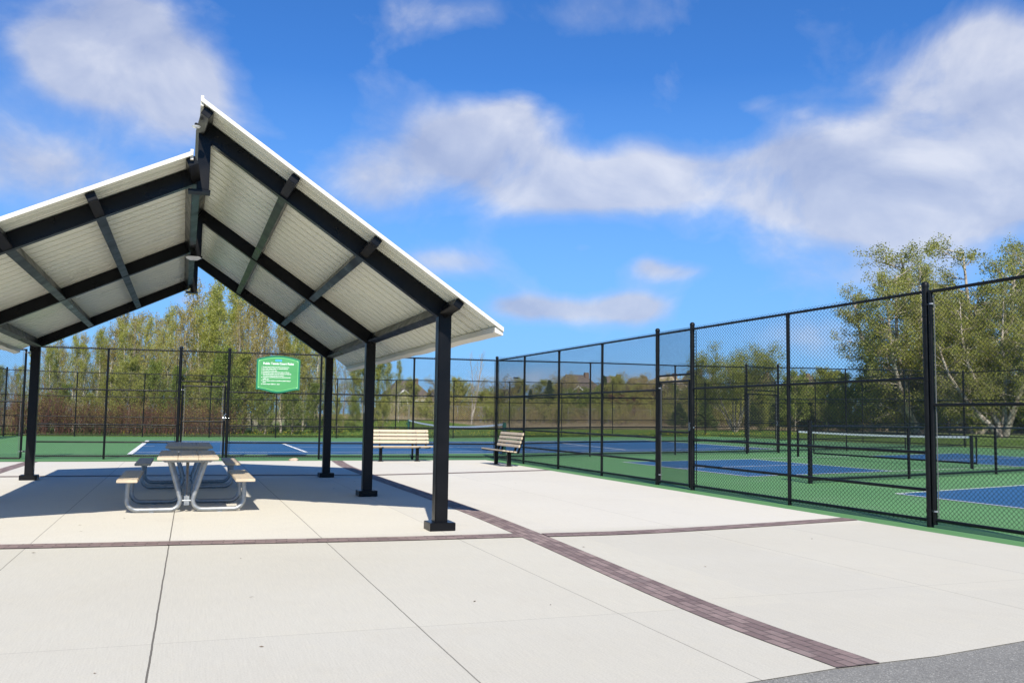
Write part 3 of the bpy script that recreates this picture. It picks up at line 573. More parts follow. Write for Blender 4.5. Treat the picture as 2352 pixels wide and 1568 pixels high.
# ------------------------------------------------------------------ picnic tables
def table(cx, y0, label, copyfrom=None):
    root = empty('picnic_table', label, 'picnic table', (cx, y0+.55, 0), 0, 'picnic tables under the shelter')
    L0, L1 = -.50-.55, 1.72-.55+.0
    # top: three planks
    for k in range(3):
        x0 = -.375+k*.2515; m_ = MB(); m_.box(x0, x0+.248, L0, L1, .705, .745); m_.build('tabletop_plank', MS['plank'], root, bevel=.006)
    for s in (-1, 1):
        xa, xb = (.60, .85); xa, xb = (-xb, -xa) if s < 0 else (xa, xb); m_ = MB(); m_.box(xa, xb, L0+.12, L1-.1, .415, .455); m_.build('seat_plank', MS['plank'], root, bevel=.006)
    for fy in (-.55, .62):
        for s in (-1, 1):
            pts = [(.725*s, .40), (.735*s, .24)]
            for k in range(7): a = math.pi/2*k/6; pts.append(((.735-.13+.13*math.cos(a))*s, .165-.13*math.sin(a)))
            pts.append((.25*s, .035)); r_ = .12; cxx = .20
            for k in range(8): a = R(270)-R(108)*k/7; pts.append(((cxx+r_*math.cos(a))*s, .155+r_*math.sin(a)))
            pts.append((.235*s, .69))
            m_ = MB(); m_.tube([(p_[0], fy, p_[1]) for p_ in pts], .030, 14); lg = m_.build('leg', MS['galv'], root, True)
            m_ = MB(); m_.box(.725*s-.11, .725*s+.11, fy-.025, fy+.025, .395, .414); m_.build('seat_bracket', MS['galv'], lg)
            m_ = MB(); m_.box(.43*s-.03, .43*s+.03, fy-.045, fy-.025, 0, .012); m_.build('anchor_tab', MS['galv'], lg)
        m_ = MB(); m_.prism([(-.37, .704), (.37, .704), (.29, .655), (-.29, .655)], fy-.03, fy+.03); m_.build('top_bracket', MS['galv'], root, bevel=.004)
        m_ = MB(); m_.tube([(-.09, fy, .15), (.09, fy, .15)], .014, 10); m_.box(-.03, .035, fy-.012, fy+.012, .09, .21); sgn = 1 if fy < 0 else -1
        m_.tube([(0, fy, .15), (0, fy+.5*sgn, .69)], .02, 10); m_.build('brace', MS['galv'], root, True)
    m_ = MB()
    for yy in (-.85, -.55, .62, .95, .1):
        for x in (-.34, -.19, -.09, .06, .17, .32): m_.lathe([(.009, 0), (.008, .003), (.003, .004)], (x, yy, .745), 8)
        for s in (-.79, -.66, .66, .79): m_.lathe([(.009, 0), (.008, .003), (.003, .004)], (s, yy, .455), 8)
    m_.build('bolt', MS['galv'], root)
    return root
def copy_tree(o, parent=None):
    c_ = o.copy(); COL.objects.link(c_)
    if parent: c_.parent = parent
    for ch in o.children: copy_tree(ch, c_)
    return c_
t1 = table(-8.965, -13.63, 'picnic table nearer the viewer, sunlit beige planks on galvanized tube legs')
t2 = copy_tree(t1); t2.location = (-8.93, -9.2, 0); t2['label'] = 'picnic table farther back, wholly in the shelter shade behind the first table'
# ------------------------------------------------------------------ park benches
def bench():
    root = empty('park_bench', 'beige slatted bench with its back to the far fence, between two shelter posts', 'bench', (-3.23, -.98, 0), 0, 'beige slatted benches by the fence')
    # faces -y ; back at +y
    for i in range(4):
        z = .50+.103*i; yb = .16+.033*i; m_ = MB(); m_.box(-.9+.012*(3-i)*-1*0, .9, -.019, .019, -.041, .041); o = m_.build('backrest_slat', MS['plank'], root, bevel=.012); o.location = (0, yb, z+.04); o.rotation_euler = (R(-15), 0, 0)
    for i in range(4):
        m_ = MB(); m_.box(-.915, .915, -.045, .045, -.019, .019); o = m_.build('seat_slat', MS['plank'], root, bevel=.012); o.location = (0, -.27+.103*i, .425-.012*i); o.rotation_euler = (R(-6), 0, 0)
    for x in (-.53, .53):
        m_ = MB(); m_.box(x-.04, x+.04, -.05, .05, 0, .39); lg = m_.build('leg', MS['steel'], root, bevel=.005)
        m_ = MB(); m_.box(x-.075, x+.075, -.075, .075, 0, .012); m_.build('foot_plate', MS['steel'], lg)
    for x in (-.53, 0, .53, .82, -.82):
        m_ = MB(); m_.prism([(-.31, .385), (.17, .35), (.33, .90), (.29, .92), (.13, .39), (-.31, .415)], x-.02, x+.02, 'x')
        if abs(x) != 0: m_.build('bracket', MS['steel'], root)
    m_ = MB()
    for x in (-.53, .05*0, .53, .82, -.82):
        for i in range(4): m_.box(x-.009, x+.009, .158+.033*i-.034, .158+.033*i-.026, .53+.103*i, .545+.103*i)
    m_.build('slat_bolt', MS['chrome'], root); return root
b1 = bench()
b2 = copy_tree(b1); b2.location = (-.90, -3.22, 0); b2.rotation_euler = (0, 0, R(-90)); b2['label'] = 'beige slatted bench seen from its end in front of the corner fence post'
# ------------------------------------------------------------------ sign
sg = empty('court_rules_sign', 'green court rules sign with white lettering hung on the fence behind the shelter', 'sign', (-6.51, FY(-6.51)-.05, 1.93), -.075)
def sign_poly(w, hb, ht, arch, dip, n=14):
    pts = []
    for i in range(n+1): x = w/2-w*i/n; s = (2*x/w); pts.append((x, ht+arch*(1-s*s)))
    for i in range(n+1): x = -w/2+w*i/n; s = abs(2*x/w); pts.append((x, hb-dip*(.5+.5*math.cos(math.pi*s))))
    return pts
m_ = MB(); m_.prism(sign_poly(1.22, .06, .925, .11, .10), -.006, .006); m_.build('sign_border', MS['sgn_d'], sg)
m_ = MB(); m_.prism(sign_poly(1.115, .105, .885, .095, .09), -.008, -.0063); m_.build('sign_line', MS['sgn_line'], sg)
m_ = MB(); m_.prism(sign_poly(1.095, .115, .877, .092, .09), -.010, -.0083); m_.build('sign_face', MS['sgn_l'], sg)
m_ = MB()
for x, z in ((-.53, .88), (.53, .88), (-.53, .12), (.53, .12)): m_.tube([(x, -.007, z), (x, -.014, z)], .009, 8)
m_.build('sign_bolt', MS['white'], sg)
def text(body, x, z, size, mt, name, off=0.0, align='LEFT', sx=1):
    c_ = bpy.data.curves.new(name, 'FONT'); c_.body = body; c_.size = size; c_.offset = off; c_.align_x = align; c_.space_line = .98
    o = bpy.data.objects.new(name+'_tmp', c_); COL.objects.link(o); bpy.context.view_layer.update()
    me = bpy.data.meshes.new_from_object(o); bpy.data.objects.remove(o); me.materials.clear(); me.materials.append(mt)
    o = bpy.data.objects.new(name, me); COL.objects.link(o); o.parent = sg; o.location = (x, -.0115, z); o.rotation_euler = (R(90), 0, 0); o.scale = (sx, 1, 1); return o
text('Public Tennis Court Rules', 0, .775, .088, MS['white'], 'sign_title', .0022, 'CENTER', .92)
text('KING', .0, .87, .075, MS['sgn_b'], 'sign_logo', .003, 'CENTER', 1.0)
rules = ['1. Proper tennis shoes and attire must be worn.', '2. No roller blades, bikes, or animals allowed.', '3. Do not lean on the nets.', '4. If people are waiting limit your play to 30 min.', '5. Remove all bottles, cans and garbage and deposit', '    into bins located outside the courts.', '6. A permit is posted showing scheduled hours for', '    public use.', '7. Use of these courts is a privilege, please respect', '    them.', '8. Hours of play: 8:00 am - dusk.']
for i, l in enumerate(rules): text(l, -.47, .69-.049*i, .043, MS['white'], 'sign_rule', .0008, sx=.93)
# small rock and litter
rk = MB(); rr = random.Random(5); prof = []
vs = []; n = 12
bm = bmesh.new(); bmesh.ops.create_icosphere(bm, subdivisions=3, radius=1)
for v_ in bm.verts:
    k = 1+.16*math.sin(v_.co.x*3+1)+.12*math.sin(v_.co.y*4+v_.co.z*3); v_.co = Vector((v_.co.x*.15*k, v_.co.y*.10*k, max(-.02, v_.co.z*.055*k)))
me = bpy.data.meshes.new('rock'); bm.to_mesh(me); bm.free(); me.materials.append(MS['rock']); o = bpy.data.objects.new('rock', me); COL.objects.link(o); o.location = (-6.09, -.36, .01); tag(o, 'small tan rock lying at the patio edge below the rules sign', 'rock')
m_ = MB(); rr = random.Random(11)
for i in range(34):
    x, y_ = rr.uniform(-11, -1), rr.uniform(-21.8, -1); a = rr.uniform(0, 6.3); L = rr.uniform(.008, .026); w = L*rr.uniform(.2, .4)
    dx, dy = math.cos(a), math.sin(a); z = .003
    m_.add([(x-dx*L, y_-dy*L, z), (x+dy*w, y_-dx*w, z+.004), (x+dx*L, y_+dy*L, z+.002), (x-dy*w, y_+dx*w, z)], [(0, 1, 2, 3)])
tag(m_.build('leaf_litter', MS['litter']), kind='stuff')
# ------------------------------------------------------------------ grassy rise behind the far fence
def sm(a): a = min(1, max(0, a)); return a*a*(3-2*a)
def H_(x, y_): return .8*sm((y_-25.3-max(0, x-2)*.29)/13)*sm((x+5)/6)*(1-.8*sm((x-7)/9))
gx_ = np.linspace(-6, 120, 85); gy_ = np.concatenate([np.linspace(24.8, 60, 60), np.linspace(62, 320, 50)])
vs = [(x, y_, H_(x, y_)-.03) for y_ in gy_ for x in gx_]; nx_ = len(gx_)
me = bpy.data.meshes.new('grass_rise'); me.from_pydata(vs, [], [(j*nx_+i, j*nx_+i+1, (j+1)*nx_+i+1, (j+1)*nx_+i) for j in range(len(gy_)-1) for i in range(nx_-1)]); me.update(); me.polygons.foreach_set('use_smooth', [True]*len(me.polygons)); me.materials.append(MS['ground'])
o = bpy.data.objects.new('grass_rise', me); COL.objects.link(o); o['kind'] = 'structure'
# ------------------------------------------------------------------ vegetation
class Plant:
    def __init__(s, seed): s.rng = random.Random(seed); s.nr = np.random.RandomState(seed); s.V = []; s.Q = []; s.c = 0; s.an = []; s.L = None
    def tube(s, pts, rs, n=4):
        p = [Vector(q) for q in pts]; a = (p[1]-p[0]).orthogonal().normalized(); o = s.c
        for i, q in enumerate(p):
            t = (p[min(i+1, len(p)-1)]-p[max(i-1, 0)]).normalized(); a = (a-t*a.dot(t)).normalized(); b = t.cross(a)
            for k in range(n): w = q+(a*math.cos(6.2832*k/n)+b*math.sin(6.2832*k/n))*rs[i]; s.V.append((w.x, w.y, w.z))
        s.c += len(p)*n
        for i in range(len(p)-1):
            for k in range(n): s.Q.append((o+i*n+k, o+i*n+(k+1) % n, o+(i+1)*n+(k+1) % n, o+(i+1)*n+k))
    def branch(s, p, d, L, r, depth, maxd, up=.25, ns=4, nt=5, wob=.25, n=3, an_from=.2, ratio=.5, spread=.7):
        pts = [Vector(p)]; d = Vector(d).normalized(); g = s.rng
        for i in range(ns):
            d = (d+Vector((g.uniform(-wob, wob), g.uniform(-wob, wob), g.uniform(-wob, wob)*.6+up*.5))).normalized(); pts.append(pts[-1]+d*L/ns)
        rs = [r*(1-.8*i/ns) for i in range(ns+1)]; s.tube(pts, rs, n)
        if depth >= maxd-1:
            for i in range(ns):
                for f in (0, .5):
                    if (i+f)/ns >= an_from: s.an.append(pts[i].lerp(pts[i+1], f))
            s.an.append(pts[-1])
        if depth < maxd:
            for k in range(nt):
                f = g.uniform(.2, 1)*ns; i = min(int(f), ns-1); q = pts[i].lerp(pts[i+1], f-i); dd = (pts[i+1]-pts[i]).normalized()
                e = Vector((g.gauss(0, 1), g.gauss(0, 1), g.gauss(0, .7))); e = (e-dd*e.dot(dd)).normalized()
                s.branch(q, dd+e*spread, L*ratio*g.uniform(.7, 1.2)*(1.15-.5*f/ns), max(rs[i]*.5, .005), depth+1, maxd, up, max(2, ns-1), nt, wob, 3, 0, ratio, spread)
    def leaves(s, per, scat, size, flat=False):
        A = np.array([tuple(a) for a in s.an]); n = len(A)*per; C_ = np.repeat(A, per, 0)+s.nr.normal(0, scat, (n, 3)); u = s.nr.normal(0, 1, (n, 3)); u /= np.linalg.norm(u, axis=1)[:, None]
        w = s.nr.normal(0, 1, (n, 3)); w -= u*(w*u).sum(1)[:, None]; w /= np.linalg.norm(w, axis=1)[:, None]; sz = size*s.nr.uniform(.6, 1.35, (n, 1))
        V_ = np.stack([C_-u*sz*.5, C_+w*sz*.36, C_+u*sz*.5, C_-w*sz*.36], 1).reshape(-1, 3); s.L = (V_, np.arange(n*4).reshape(-1, 4)); return s
    def meshes(s, wood, leaf, name):
        a = setmesh(bpy.data.meshes.new(name+'_wood'), s.V, s.Q, wood); b = setmesh(bpy.data.meshes.new(name+'_leaves'), *s.L, leaf) if s.L else None; return a, b
def aspen(seed, H=9, spread=1.5, leafy=1.0, nb=60, low=.10, ang=.7, wob=.2, lean=0, size=.072):
    p = Plant(seed); g = p.rng; tp = [Vector((0, 0, -.1))]; x = y_ = 0; n = 10
    for i in range(1, n+1): x += g.gauss(0, .06)+lean; y_ += g.gauss(0, .06); tp.append(Vector((x, y_, H*i/n)))
    r = H*.0135; p.tube(tp, [r*(1-.88*i/n) for i in range(n+1)], 7)
    for k in range(nb):
        f = low+(1-low)*(k+g.random())/nb; h = f*n; i = min(int(h), n-1); q = tp[i].lerp(tp[i+1], h-i); a = g.uniform(0, 6.28)
        L = spread*(1.25-f)**.75*g.uniform(.65, 1.2)*(.55+.45*min(1, (f-low)*6)); el = ang+f*.35
        p.branch(q, (math.cos(a)*math.cos(el), math.sin(a)*math.cos(el), math.sin(el)), L, r*.28*(1.15-f), 1, 2, .3, 4, 5, wob)
    p.leaves(max(1, int(round(4*leafy))), .115, size*1.12); return p
def store(name, p, wood, leaf): VAR[name] = p.meshes(MS[wood], MS[leaf], name)
VAR = {}
for i in range(4): store('aspenG%d' % i, aspen(10+i, 9, 2.1, 1.0, 54), 'aspenbark', 'leafG')
for i in range(3): store('aspenO%d' % i, aspen(20+i, 9, 2.2, .75, 54), 'aspenbark', 'leafO')
for i in range(2): store('bare%d' % i, aspen(30+i, 9, 2.3, .25, 64, .2, .55, .25), 'greybark', 'leafO')
for i in range(2): store('bushy%d' % i, aspen(40+i, 7, 2.6, 1.25, 80, .03, .35, .25, 0, .09), 'greybark', 'leafD')
for i in range(2): store('dense%d' % i, aspen(45+i, 7, 2.6, 1.25, 80, .03, .35, .25, 0, .085), 'greybark', 'leafG')
def whip(seed, H, n, sp_, leafy, sz=.07, nt=3):
    p = Plant(seed); g = p.rng
    for k in range(n):
        a = g.uniform(0, 6.28); r = g.random()**.5*sp_; p.branch((math.cos(a)*r, math.sin(a)*r, 0), (math.cos(a)*.35*g.random(), math.sin(a)*.35*g.random(), 1), H*g.uniform(.55, 1), .012, 1, 2, .15, 4, nt, .18, 3, .3, .4, .6)
    p.leaves(leafy, .07, sz) if leafy else None; return p
store('dogwood', whip(50, 2.1, 60, .95, 1, .05), 'redtwig', 'leafR'); store('dogwood2', whip(51, 1.9, 60, 1.0, 1, .05), 'redtwig', 'leafO')
store('brush', whip(52, 1.8, 60, 1.1, 1, .06), 'drytwig', 'leafO'); store('brush2', whip(53, 2.2, 55, 1.1, 3, .07), 'twig', 'leafG')
def conifer(seed, H, sp_, dens=1):
    p = Plant(seed); g = p.rng; p.tube([(0, 0, 0), (0, 0, H*.5), (0, 0, H)], [H*.016, H*.009, .01], 6)
    k = 0
    while k < int(85*dens):
        f = .04+.95*(k/(85*dens)); L = sp_*(1-f)**.85+.12; a = k*2.4+g.uniform(-.3, .3)
        p.branch((0, 0, f*H), (math.cos(a), math.sin(a), -.12+f*.3), L*g.uniform(.8, 1.15), .02, 1, 2, .06, 4, 6, .12, 3, .1, .4, .9); k += 1
    p.leaves(6, .07, .13); return p
store('spruce', conifer(60, 8, 2.1), 'greybark', 'needle'); store('cedar', conifer(61, 6, 2.2, 1.2), 'greybark', 'cedar')
def birch(seed):
    p = Plant(seed); g = p.rng
    for k in range(3):
        a = g.uniform(0, 6.28); tp = [Vector((0, 0, 0))]
        d = Vector((math.cos(a)*.12, math.sin(a)*.12, 1))
        for i in range(8): d = (d+Vector((g.gauss(0, .05), g.gauss(0, .05), .05))).normalized(); tp.append(tp[-1]+d*1.05)
        p.tube(tp, [.075*(1-.85*i/8) for i in range(9)], 6)
        for b in range(18): 
            f = 2+6*b/18; i = min(int(f), 7); q = tp[i].lerp(tp[i+1], f-i); aa = g.uniform(0, 6.28); el = .85
            p.branch(q, (math.cos(aa)*math.cos(el), math.sin(aa)*math.cos(el), math.sin(el)), 1.9*(1.2-f/9), .018, 1, 2, .35, 5, 4, .12, 3, .3, .45, .55)
    p.leaves(1, .05, .03); return p
store('birch', birch(70), 'silver', 'leafO')
def willow(seed, H, sp_, leafy=3):
    p = Plant(seed); g = p.rng
    for k in range(7):
        a = k*.9+g.uniform(-.3, .3); d = (math.cos(a)*.45, math.sin(a)*.45, 1); p.branch((math.cos(a)*.1, math.sin(a)*.1, 0), d, H*g.uniform(.75, 1.02), .08, -1, 2, .14, 6, 8, .16, 5, .1, .48, .95)
    p.leaves(2, .26, .085); return p
store('willow', willow(80, 7.5, 3), 'greybark', 'leafY')
def bigtree(seed):
    p = Plant(seed); g = p.rng
    stems = [[(-.1, 0, 0), (-.9, .1, 1.0), (-1.9, .2, 2.0), (-3.2, .3, 3.6), (-4.4, .3, 5.4), (-5.2, .2, 7.4), (-5.6, .2, 9.6)],
             [(.05, .1, 0), (-.2, .2, 1.2), (-.7, .4, 2.6), (-1.7, .6, 4.5), (-2.6, .6, 6.6), (-3.2, .4, 9.2), (-3.3, .3, 11.6)],
             [(.15, 0, 0), (.2, -.1, 1.6), (.15, -.2, 3.4), (.3, -.3, 5.6), (.1, -.3, 8.4), (.4, -.2, 12.6)],
             [(.35, .1, 0), (.9, .3, 1.8), (1.8, .5, 4), (2.9, .7, 6.5), (3.6, .9, 9.2), (4.2, 1.0, 12.0)],
             [(.2, -.2, .2), (.4, -1.3, 2.4), (.6, -2.6, 4.8), (.6, -3.6, 7.4), (.5, -4, 9.5)],
             [(.0, .2, .2), (-.2, 1.5, 2.6), (-.6, 2.9, 5), (-.9, 3.9, 7.6), (-1, 4.3, 10)]]
    for st in stems:
        st = [Vector(q) for q in st]; n = len(st)-1; p.tube(st, [.30*(1-.82*i/n) for i in range(n+1)], 9)
        for b in range(36):
            f = n*(.22+.775*b/35); i = min(int(f), n-1); q = st[i].lerp(st[i+1], f-i); a = g.uniform(0, 6.28); el = g.uniform(-.05, .7)
            p.branch(q, (math.cos(a)*math.cos(el), math.sin(a)*math.cos(el), math.sin(el)), g.uniform(2.0, 3.6)*(1.12-.45*f/n), .05, 0, 2, .16, 4, 6, .26, 3, .1, .55, .9)
    p.leaves(2, .16, .105); return p
store('big', bigtree(90), 'silver', 'leafY'); store('big2', bigtree(91), 'silver', 'leafY')
def maple(seed, H=6, sp_=2.2, leafy=3, size=.12):
    p = Plant(seed); g = p.rng; p.tube([(0, 0, 0), (.05, 0, H*.3), (0, .05, H*.75)], [.09, .07, .03], 7)
    for k in range(34):
        f = .15+.6*k/34; a = k*2.4; el = .3+f*.8; p.branch((0, 0, H*f), (math.cos(a)*math.cos(el), math.sin(a)*math.cos(el), math.sin(el)), sp_*g.uniform(.75, 1.1), .035, 0, 2, .12, 4, 4, .2, 3, .1, .5, .7)
    p.leaves(leafy, .12, size); return p
store('maple', maple(95), 'greybark', 'leafR'); store('budding', maple(96, 7, 2.4, 1, .1), 'twig', 'leafO'); store('roundG', maple(97, 6, 2.3, 3, .13), 'greybark', 'leafD')
def plant(kind, name, label, cat, x, y_, s, rz, group=None, sz=None, crown='crown', trunk='trunk'):
    w, l = VAR[kind]; root = empty(name, label, cat, (x, y_, H_(x, y_)-.03), rz, group); root.scale = (s, s, sz or s)
    o = bpy.data.objects.new(trunk, w); COL.objects.link(o); o.parent = root
    if l: o = bpy.data.objects.new(crown, l); COL.objects.link(o); o.parent = root
    return root
ORD = ['first', 'second', 'third', 'fourth', 'fifth', 'sixth', 'seventh', 'eighth', 'ninth', 'tenth', 'eleventh', 'twelfth', 'thirteenth', 'fourteenth', 'fifteenth', 'sixteenth', 'seventeenth', 'eighteenth', 'nineteenth', 'twentieth', 'twenty-first', 'twenty-second', 'twenty-third', 'twenty-fourth', 'twenty-fifth', 'twenty-sixth', 'twenty-seventh', 'twenty-eighth', 'twenty-ninth', 'thirtieth', 'thirty-first', 'thirty-second', 'thirty-third', 'thirty-fourth', 'thirty-fifth', 'thirty-sixth']
rg = random.Random(77)
def topz(px, py, Y): return max(2, zat(px, py, Y)-H_(at(px, Y), Y))
# outline of the wood: (column, height of the top in the view)
OUT = [(-40, 800), (20, 815), (70, 800), (130, 770), (200, 755), (250, 735), (320, 700), (380, 690), (440, 690), (480, 680), (520, 665), (555, 680), (600, 690), (640, 720), (700, 740), (760, 770), (800, 800), (850, 810), (880, 800), (930, 835)]
def outl(px):
    for (a, ya), (b, yb) in zip(OUT, OUT[1:]):
        if a <= px <= b: return ya+(yb-ya)*(px-a)/(b-a)
    return 800
def row(n, Y, px0, px1, kinds, dtop, rowname, nm, kindtxt):
    for i in range(n):
        px = px0+(px1-px0)*(i+.5)/n+rg.uniform(-8, 8); YY = Y+rg.uniform(-.8, .8)+max(0, (px-800))*.01; h = topz(px, outl(px)+dtop+rg.uniform(-10, 52), YY)
        k = kinds[rg.randrange(len(kinds))]; base = 9 if k[:5] in ('aspen',) or k.startswith('bare') else 7
        tx = {'aspenG': 'slender spring green aspen', 'aspenO': 'bronze budding aspen', 'bare': 'nearly bare grey twiggy tree', 'bushy': 'low branched mid green tree', 'dense': 'bushy bright green tree'}[''.join(c for c in k if not c.isdigit())]
        s = h/base*1.02; sx = min(s, 1.25)*rg.uniform(.9, 1.1)
        plant(k, nm, '%s, %s from left in %s' % (tx, ORD[i], rowname), 'tree', at(px, YY), YY, sx, rg.uniform(0, 6.28), 'trees of the wood behind the tennis court', s)
row(30, 31, -50, 800, ['aspenG0', 'aspenG1', 'aspenG2', 'aspenG3', 'aspenO0', 'aspenO1', 'bare0', 'bare1'], 18, 'front row of wood', 'aspen_tree', '')
row(24, 35, -50, 760, ['aspenG0', 'aspenG2', 'aspenO1', 'aspenO2', 'aspenO0', 'bare1', 'bare0', 'aspenG3'], -6, 'middle row of wood', 'aspen_tree', '')
row(20, 40, -50, 800, ['aspenO0', 'aspenO1', 'aspenO2', 'bare0', 'bare1', 'aspenG1'], 12, 'rear row of wood', 'aspen_tree', '')
row(17, 28.5, 20, 900, ['bushy0', 'bushy1', 'dense0', 'dense1'], 135, 'underwood along far fence', 'understory_tree', '')
row(5, 37, 790, 935, ['dense0', 'aspenG1', 'aspenG3'], 0, 'clump right of wood', 'aspen_tree', '')
for i in range(18):
    px = 30+i*29+rg.uniform(-8, 8); Y = 26.8+rg.uniform(-.3, .6); plant(['dogwood', 'dogwood2'][i % 2], 'dogwood_shrub', 'red stemmed dogwood, %s from the left at the foot of the wood' % ORD[i], 'shrub', at(px, Y), Y, rg.uniform(.8, 1.15), rg.uniform(0, 6), 'red dogwoods at the foot of the wood', crown='leaves', trunk='stems')
for i in range(34):
    px = 900+i*46+rg.uniform(-14, 14); Y = 62+rg.uniform(-5, 12); plant(['brush', 'brush2'][i % 3 > 1], 'brush_thicket', 'dry tan brush in the meadow, %s from the left behind the tennis court' % ORD[i], 'shrub', at(px, Y), Y, rg.uniform(1.1, 1.6), rg.uniform(0, 6), 'dry brush in the meadow', crown='leaves', trunk='stems')
for i in range(18):
    px = 880+i*58+rg.uniform(-18, 18); Y = 92+rg.uniform(-6, 10); plant(['brush', 'brush2'][i % 2], 'brush_thicket', 'brush before the grey fence and houses, %s from the left' % ORD[i], 'shrub', at(px, Y), Y, rg.uniform(1.5, 2.2), rg.uniform(0, 6), 'brush near the grey boundary fence', crown='leaves', trunk='stems')
def T(kind, name, label, cat, px, top, Y, base, wid=1.0, rz=None, group=None):
    h = topz(px, top, Y); s = h/base; return plant(kind, name, label, cat, at(px, Y), Y, s*wid, rg.uniform(0, 6) if rz is None else rz, group, s)
T('birch', 'birch_tree', 'bare pale birch with thin upright twigs left of the corner post', 'tree', 1082, 792, 52, 9.2, .95)
T('willow', 'willow_tree', 'rounded yellow green tree behind the walk gate in the right fence', 'tree', 1688, 782, 44, 8.6, 1.05)
T('roundG', 'budding_tree', 'small green tree right of the rounded yellow green tree', 'tree', 1826, 835, 50, 7, .8)
bt = plant('big', 'large_spreading_tree', 'large multi stemmed spring tree at the right edge beyond the fences', 'tree', at(2300, 36), 36, 1, 0, None, 1.0)
bt.rotation_euler = (0, 0, -YAW)
T('big2', 'spreading_tree', 'spreading tree with bronze green buds left of the large tree', 'tree', 2110, 610, 44, 12.8, 1.0, .5)
T('big2', 'spreading_tree', 'spreading tree filling the gap behind the large multi stemmed tree', 'tree', 2240, 570, 52, 12.8, 1.15, 2.6)
T('big', 'large_spreading_tree', 'tall thin leafed tree at the far right edge behind the large tree', 'tree', 2500, 548, 50, 12.8, .9, 1.2)
T('spruce', 'spruce_tree', 'dark spruce standing between the tan house and the brown roof', 'tree', 985, 893, 110, 8, .9)
T('spruce', 'spruce_tree', 'tall dark spruce left of the large brown roofed house', 'tree', 1262, 872, 100, 8, .85)
T('spruce', 'spruce_tree', 'small dark spruce in front of the grey house roofs', 'tree', 1218, 893, 105, 8, .8)
T('spruce', 'spruce_tree', 'dark spruce at the right end of the large brown roof', 'tree', 1388, 862, 100, 8, .8)
T('roundG', 'round_tree', 'green tree before the left half of the large brown roof', 'tree', 1315, 885, 90, 6.8, 1.2)
T('roundG', 'round_tree', 'green tree before the right half of the large brown roof', 'tree', 1360, 880, 92, 6.8, 1.1)
T('dense0', 'round_tree', 'pale green bush below the brown roofs', 'tree', 1290, 912, 88, 7, 1.5)
T('dense1', 'round_tree', 'pale yellow green tree behind the bare birch', 'tree', 1055, 888, 100, 7, 1.5)
T('dense0', 'round_tree', 'pale green tree right of the bare birch', 'tree', 1105, 905, 96, 7, 1.6)
T('dense1', 'round_tree', 'leafy green tree right of the tan house', 'tree', 945, 878, 98, 7, 1.3)
for i, (px, tp) in enumerate([(1415, 900), (1440, 905)]): T('maple', 'red_leafed_tree', ['dark red leafed tree behind the far fence, left one of two', 'dark red leafed tree behind the far fence, right one of two'][i], 'tree', px, tp, 95, 6.8, 1.1)
for i, (px, tp, Y) in enumerate([(1292, 850, 140), (1405, 872, 130), (1440, 848, 135), (1472, 852, 130), (1500, 858, 128), (1545, 855, 140), (1585, 870, 130), (1020, 880, 150), (1130, 890, 150), (1230, 885, 150), (1790, 875, 130), (1870, 880, 120)]):
    T('budding', 'bare_brown_tree', 'nearly leafless brown tree among the houses, %s from the left' % ORD[i if i < 7 else i], 'tree', px, tp, Y, 7.4, 1.1, None, 'leafless trees among the houses')
for i, (px, tp, Y, k) in enumerate([(1745, 905, 46, 'dense0'), (1900, 880, 52, 'bushy0'), (1945, 868, 50, 'bushy1'), (2000, 858, 48, 'bushy0'), (2060, 862, 46, 'dense1'), (2120, 868, 44, 'bushy1'), (2180, 880, 46, 'dense0'), (2240, 870, 50, 'bushy0'), (2310, 860, 50, 'bushy1'), (2380, 850, 48, 'dense1')]):
    T(k, 'understory_tree', 'green understory tree below the large spreading tree, %s from the left' % ORD[i], 'tree', px, tp, Y, 7, 1.15, None, 'understory trees at the right')
rk2 = random.Random(9)
for i in range(30):
    px = 1010+i*31+rk2.uniform(-9, 9); Y = 104+rk2.uniform(-6, 20); k = ['budding', 'dense0', 'budding', 'bare0', 'roundG', 'budding', 'dense1'][i % 7]
    T(k, 'hedgerow_tree', 'small tree of the far hedgerow in front of the houses, %s from left' % ORD[i], 'tree', px, 874+rk2.uniform(-14, 16), Y, {'bare0': 9}.get(k, 7), 1.5, None, 'far hedgerow before the houses')
for i in range(22):
    px = 1600+i*40+rg.uniform(-12, 12); Y = 62+rg.uniform(-3, 6); tp = (915 if px < 1850 else 880)+rg.uniform(-15, 15)
    T(['bushy0', 'bushy1', 'dense0', 'cedar', 'bushy1'][i % 5], 'thicket_tree', 'low dense tree, %s from left in the far thicket at the right' % ORD[i], 'tree', px, tp, Y, 6.5, 1.5, None, 'far thicket at the right')
for i, (px, tp, Y) in enumerate([(1560, 925, 60), (1620, 922, 56), (1780, 925, 60), (1850, 915, 60)]): T('cedar', 'cedar_bush', 'dark green bush behind the far fence corner, %s from the left' % ORD[i], 'shrub', px, tp, Y, 6, 1.3, None, 'dark bushes behind the far corner')
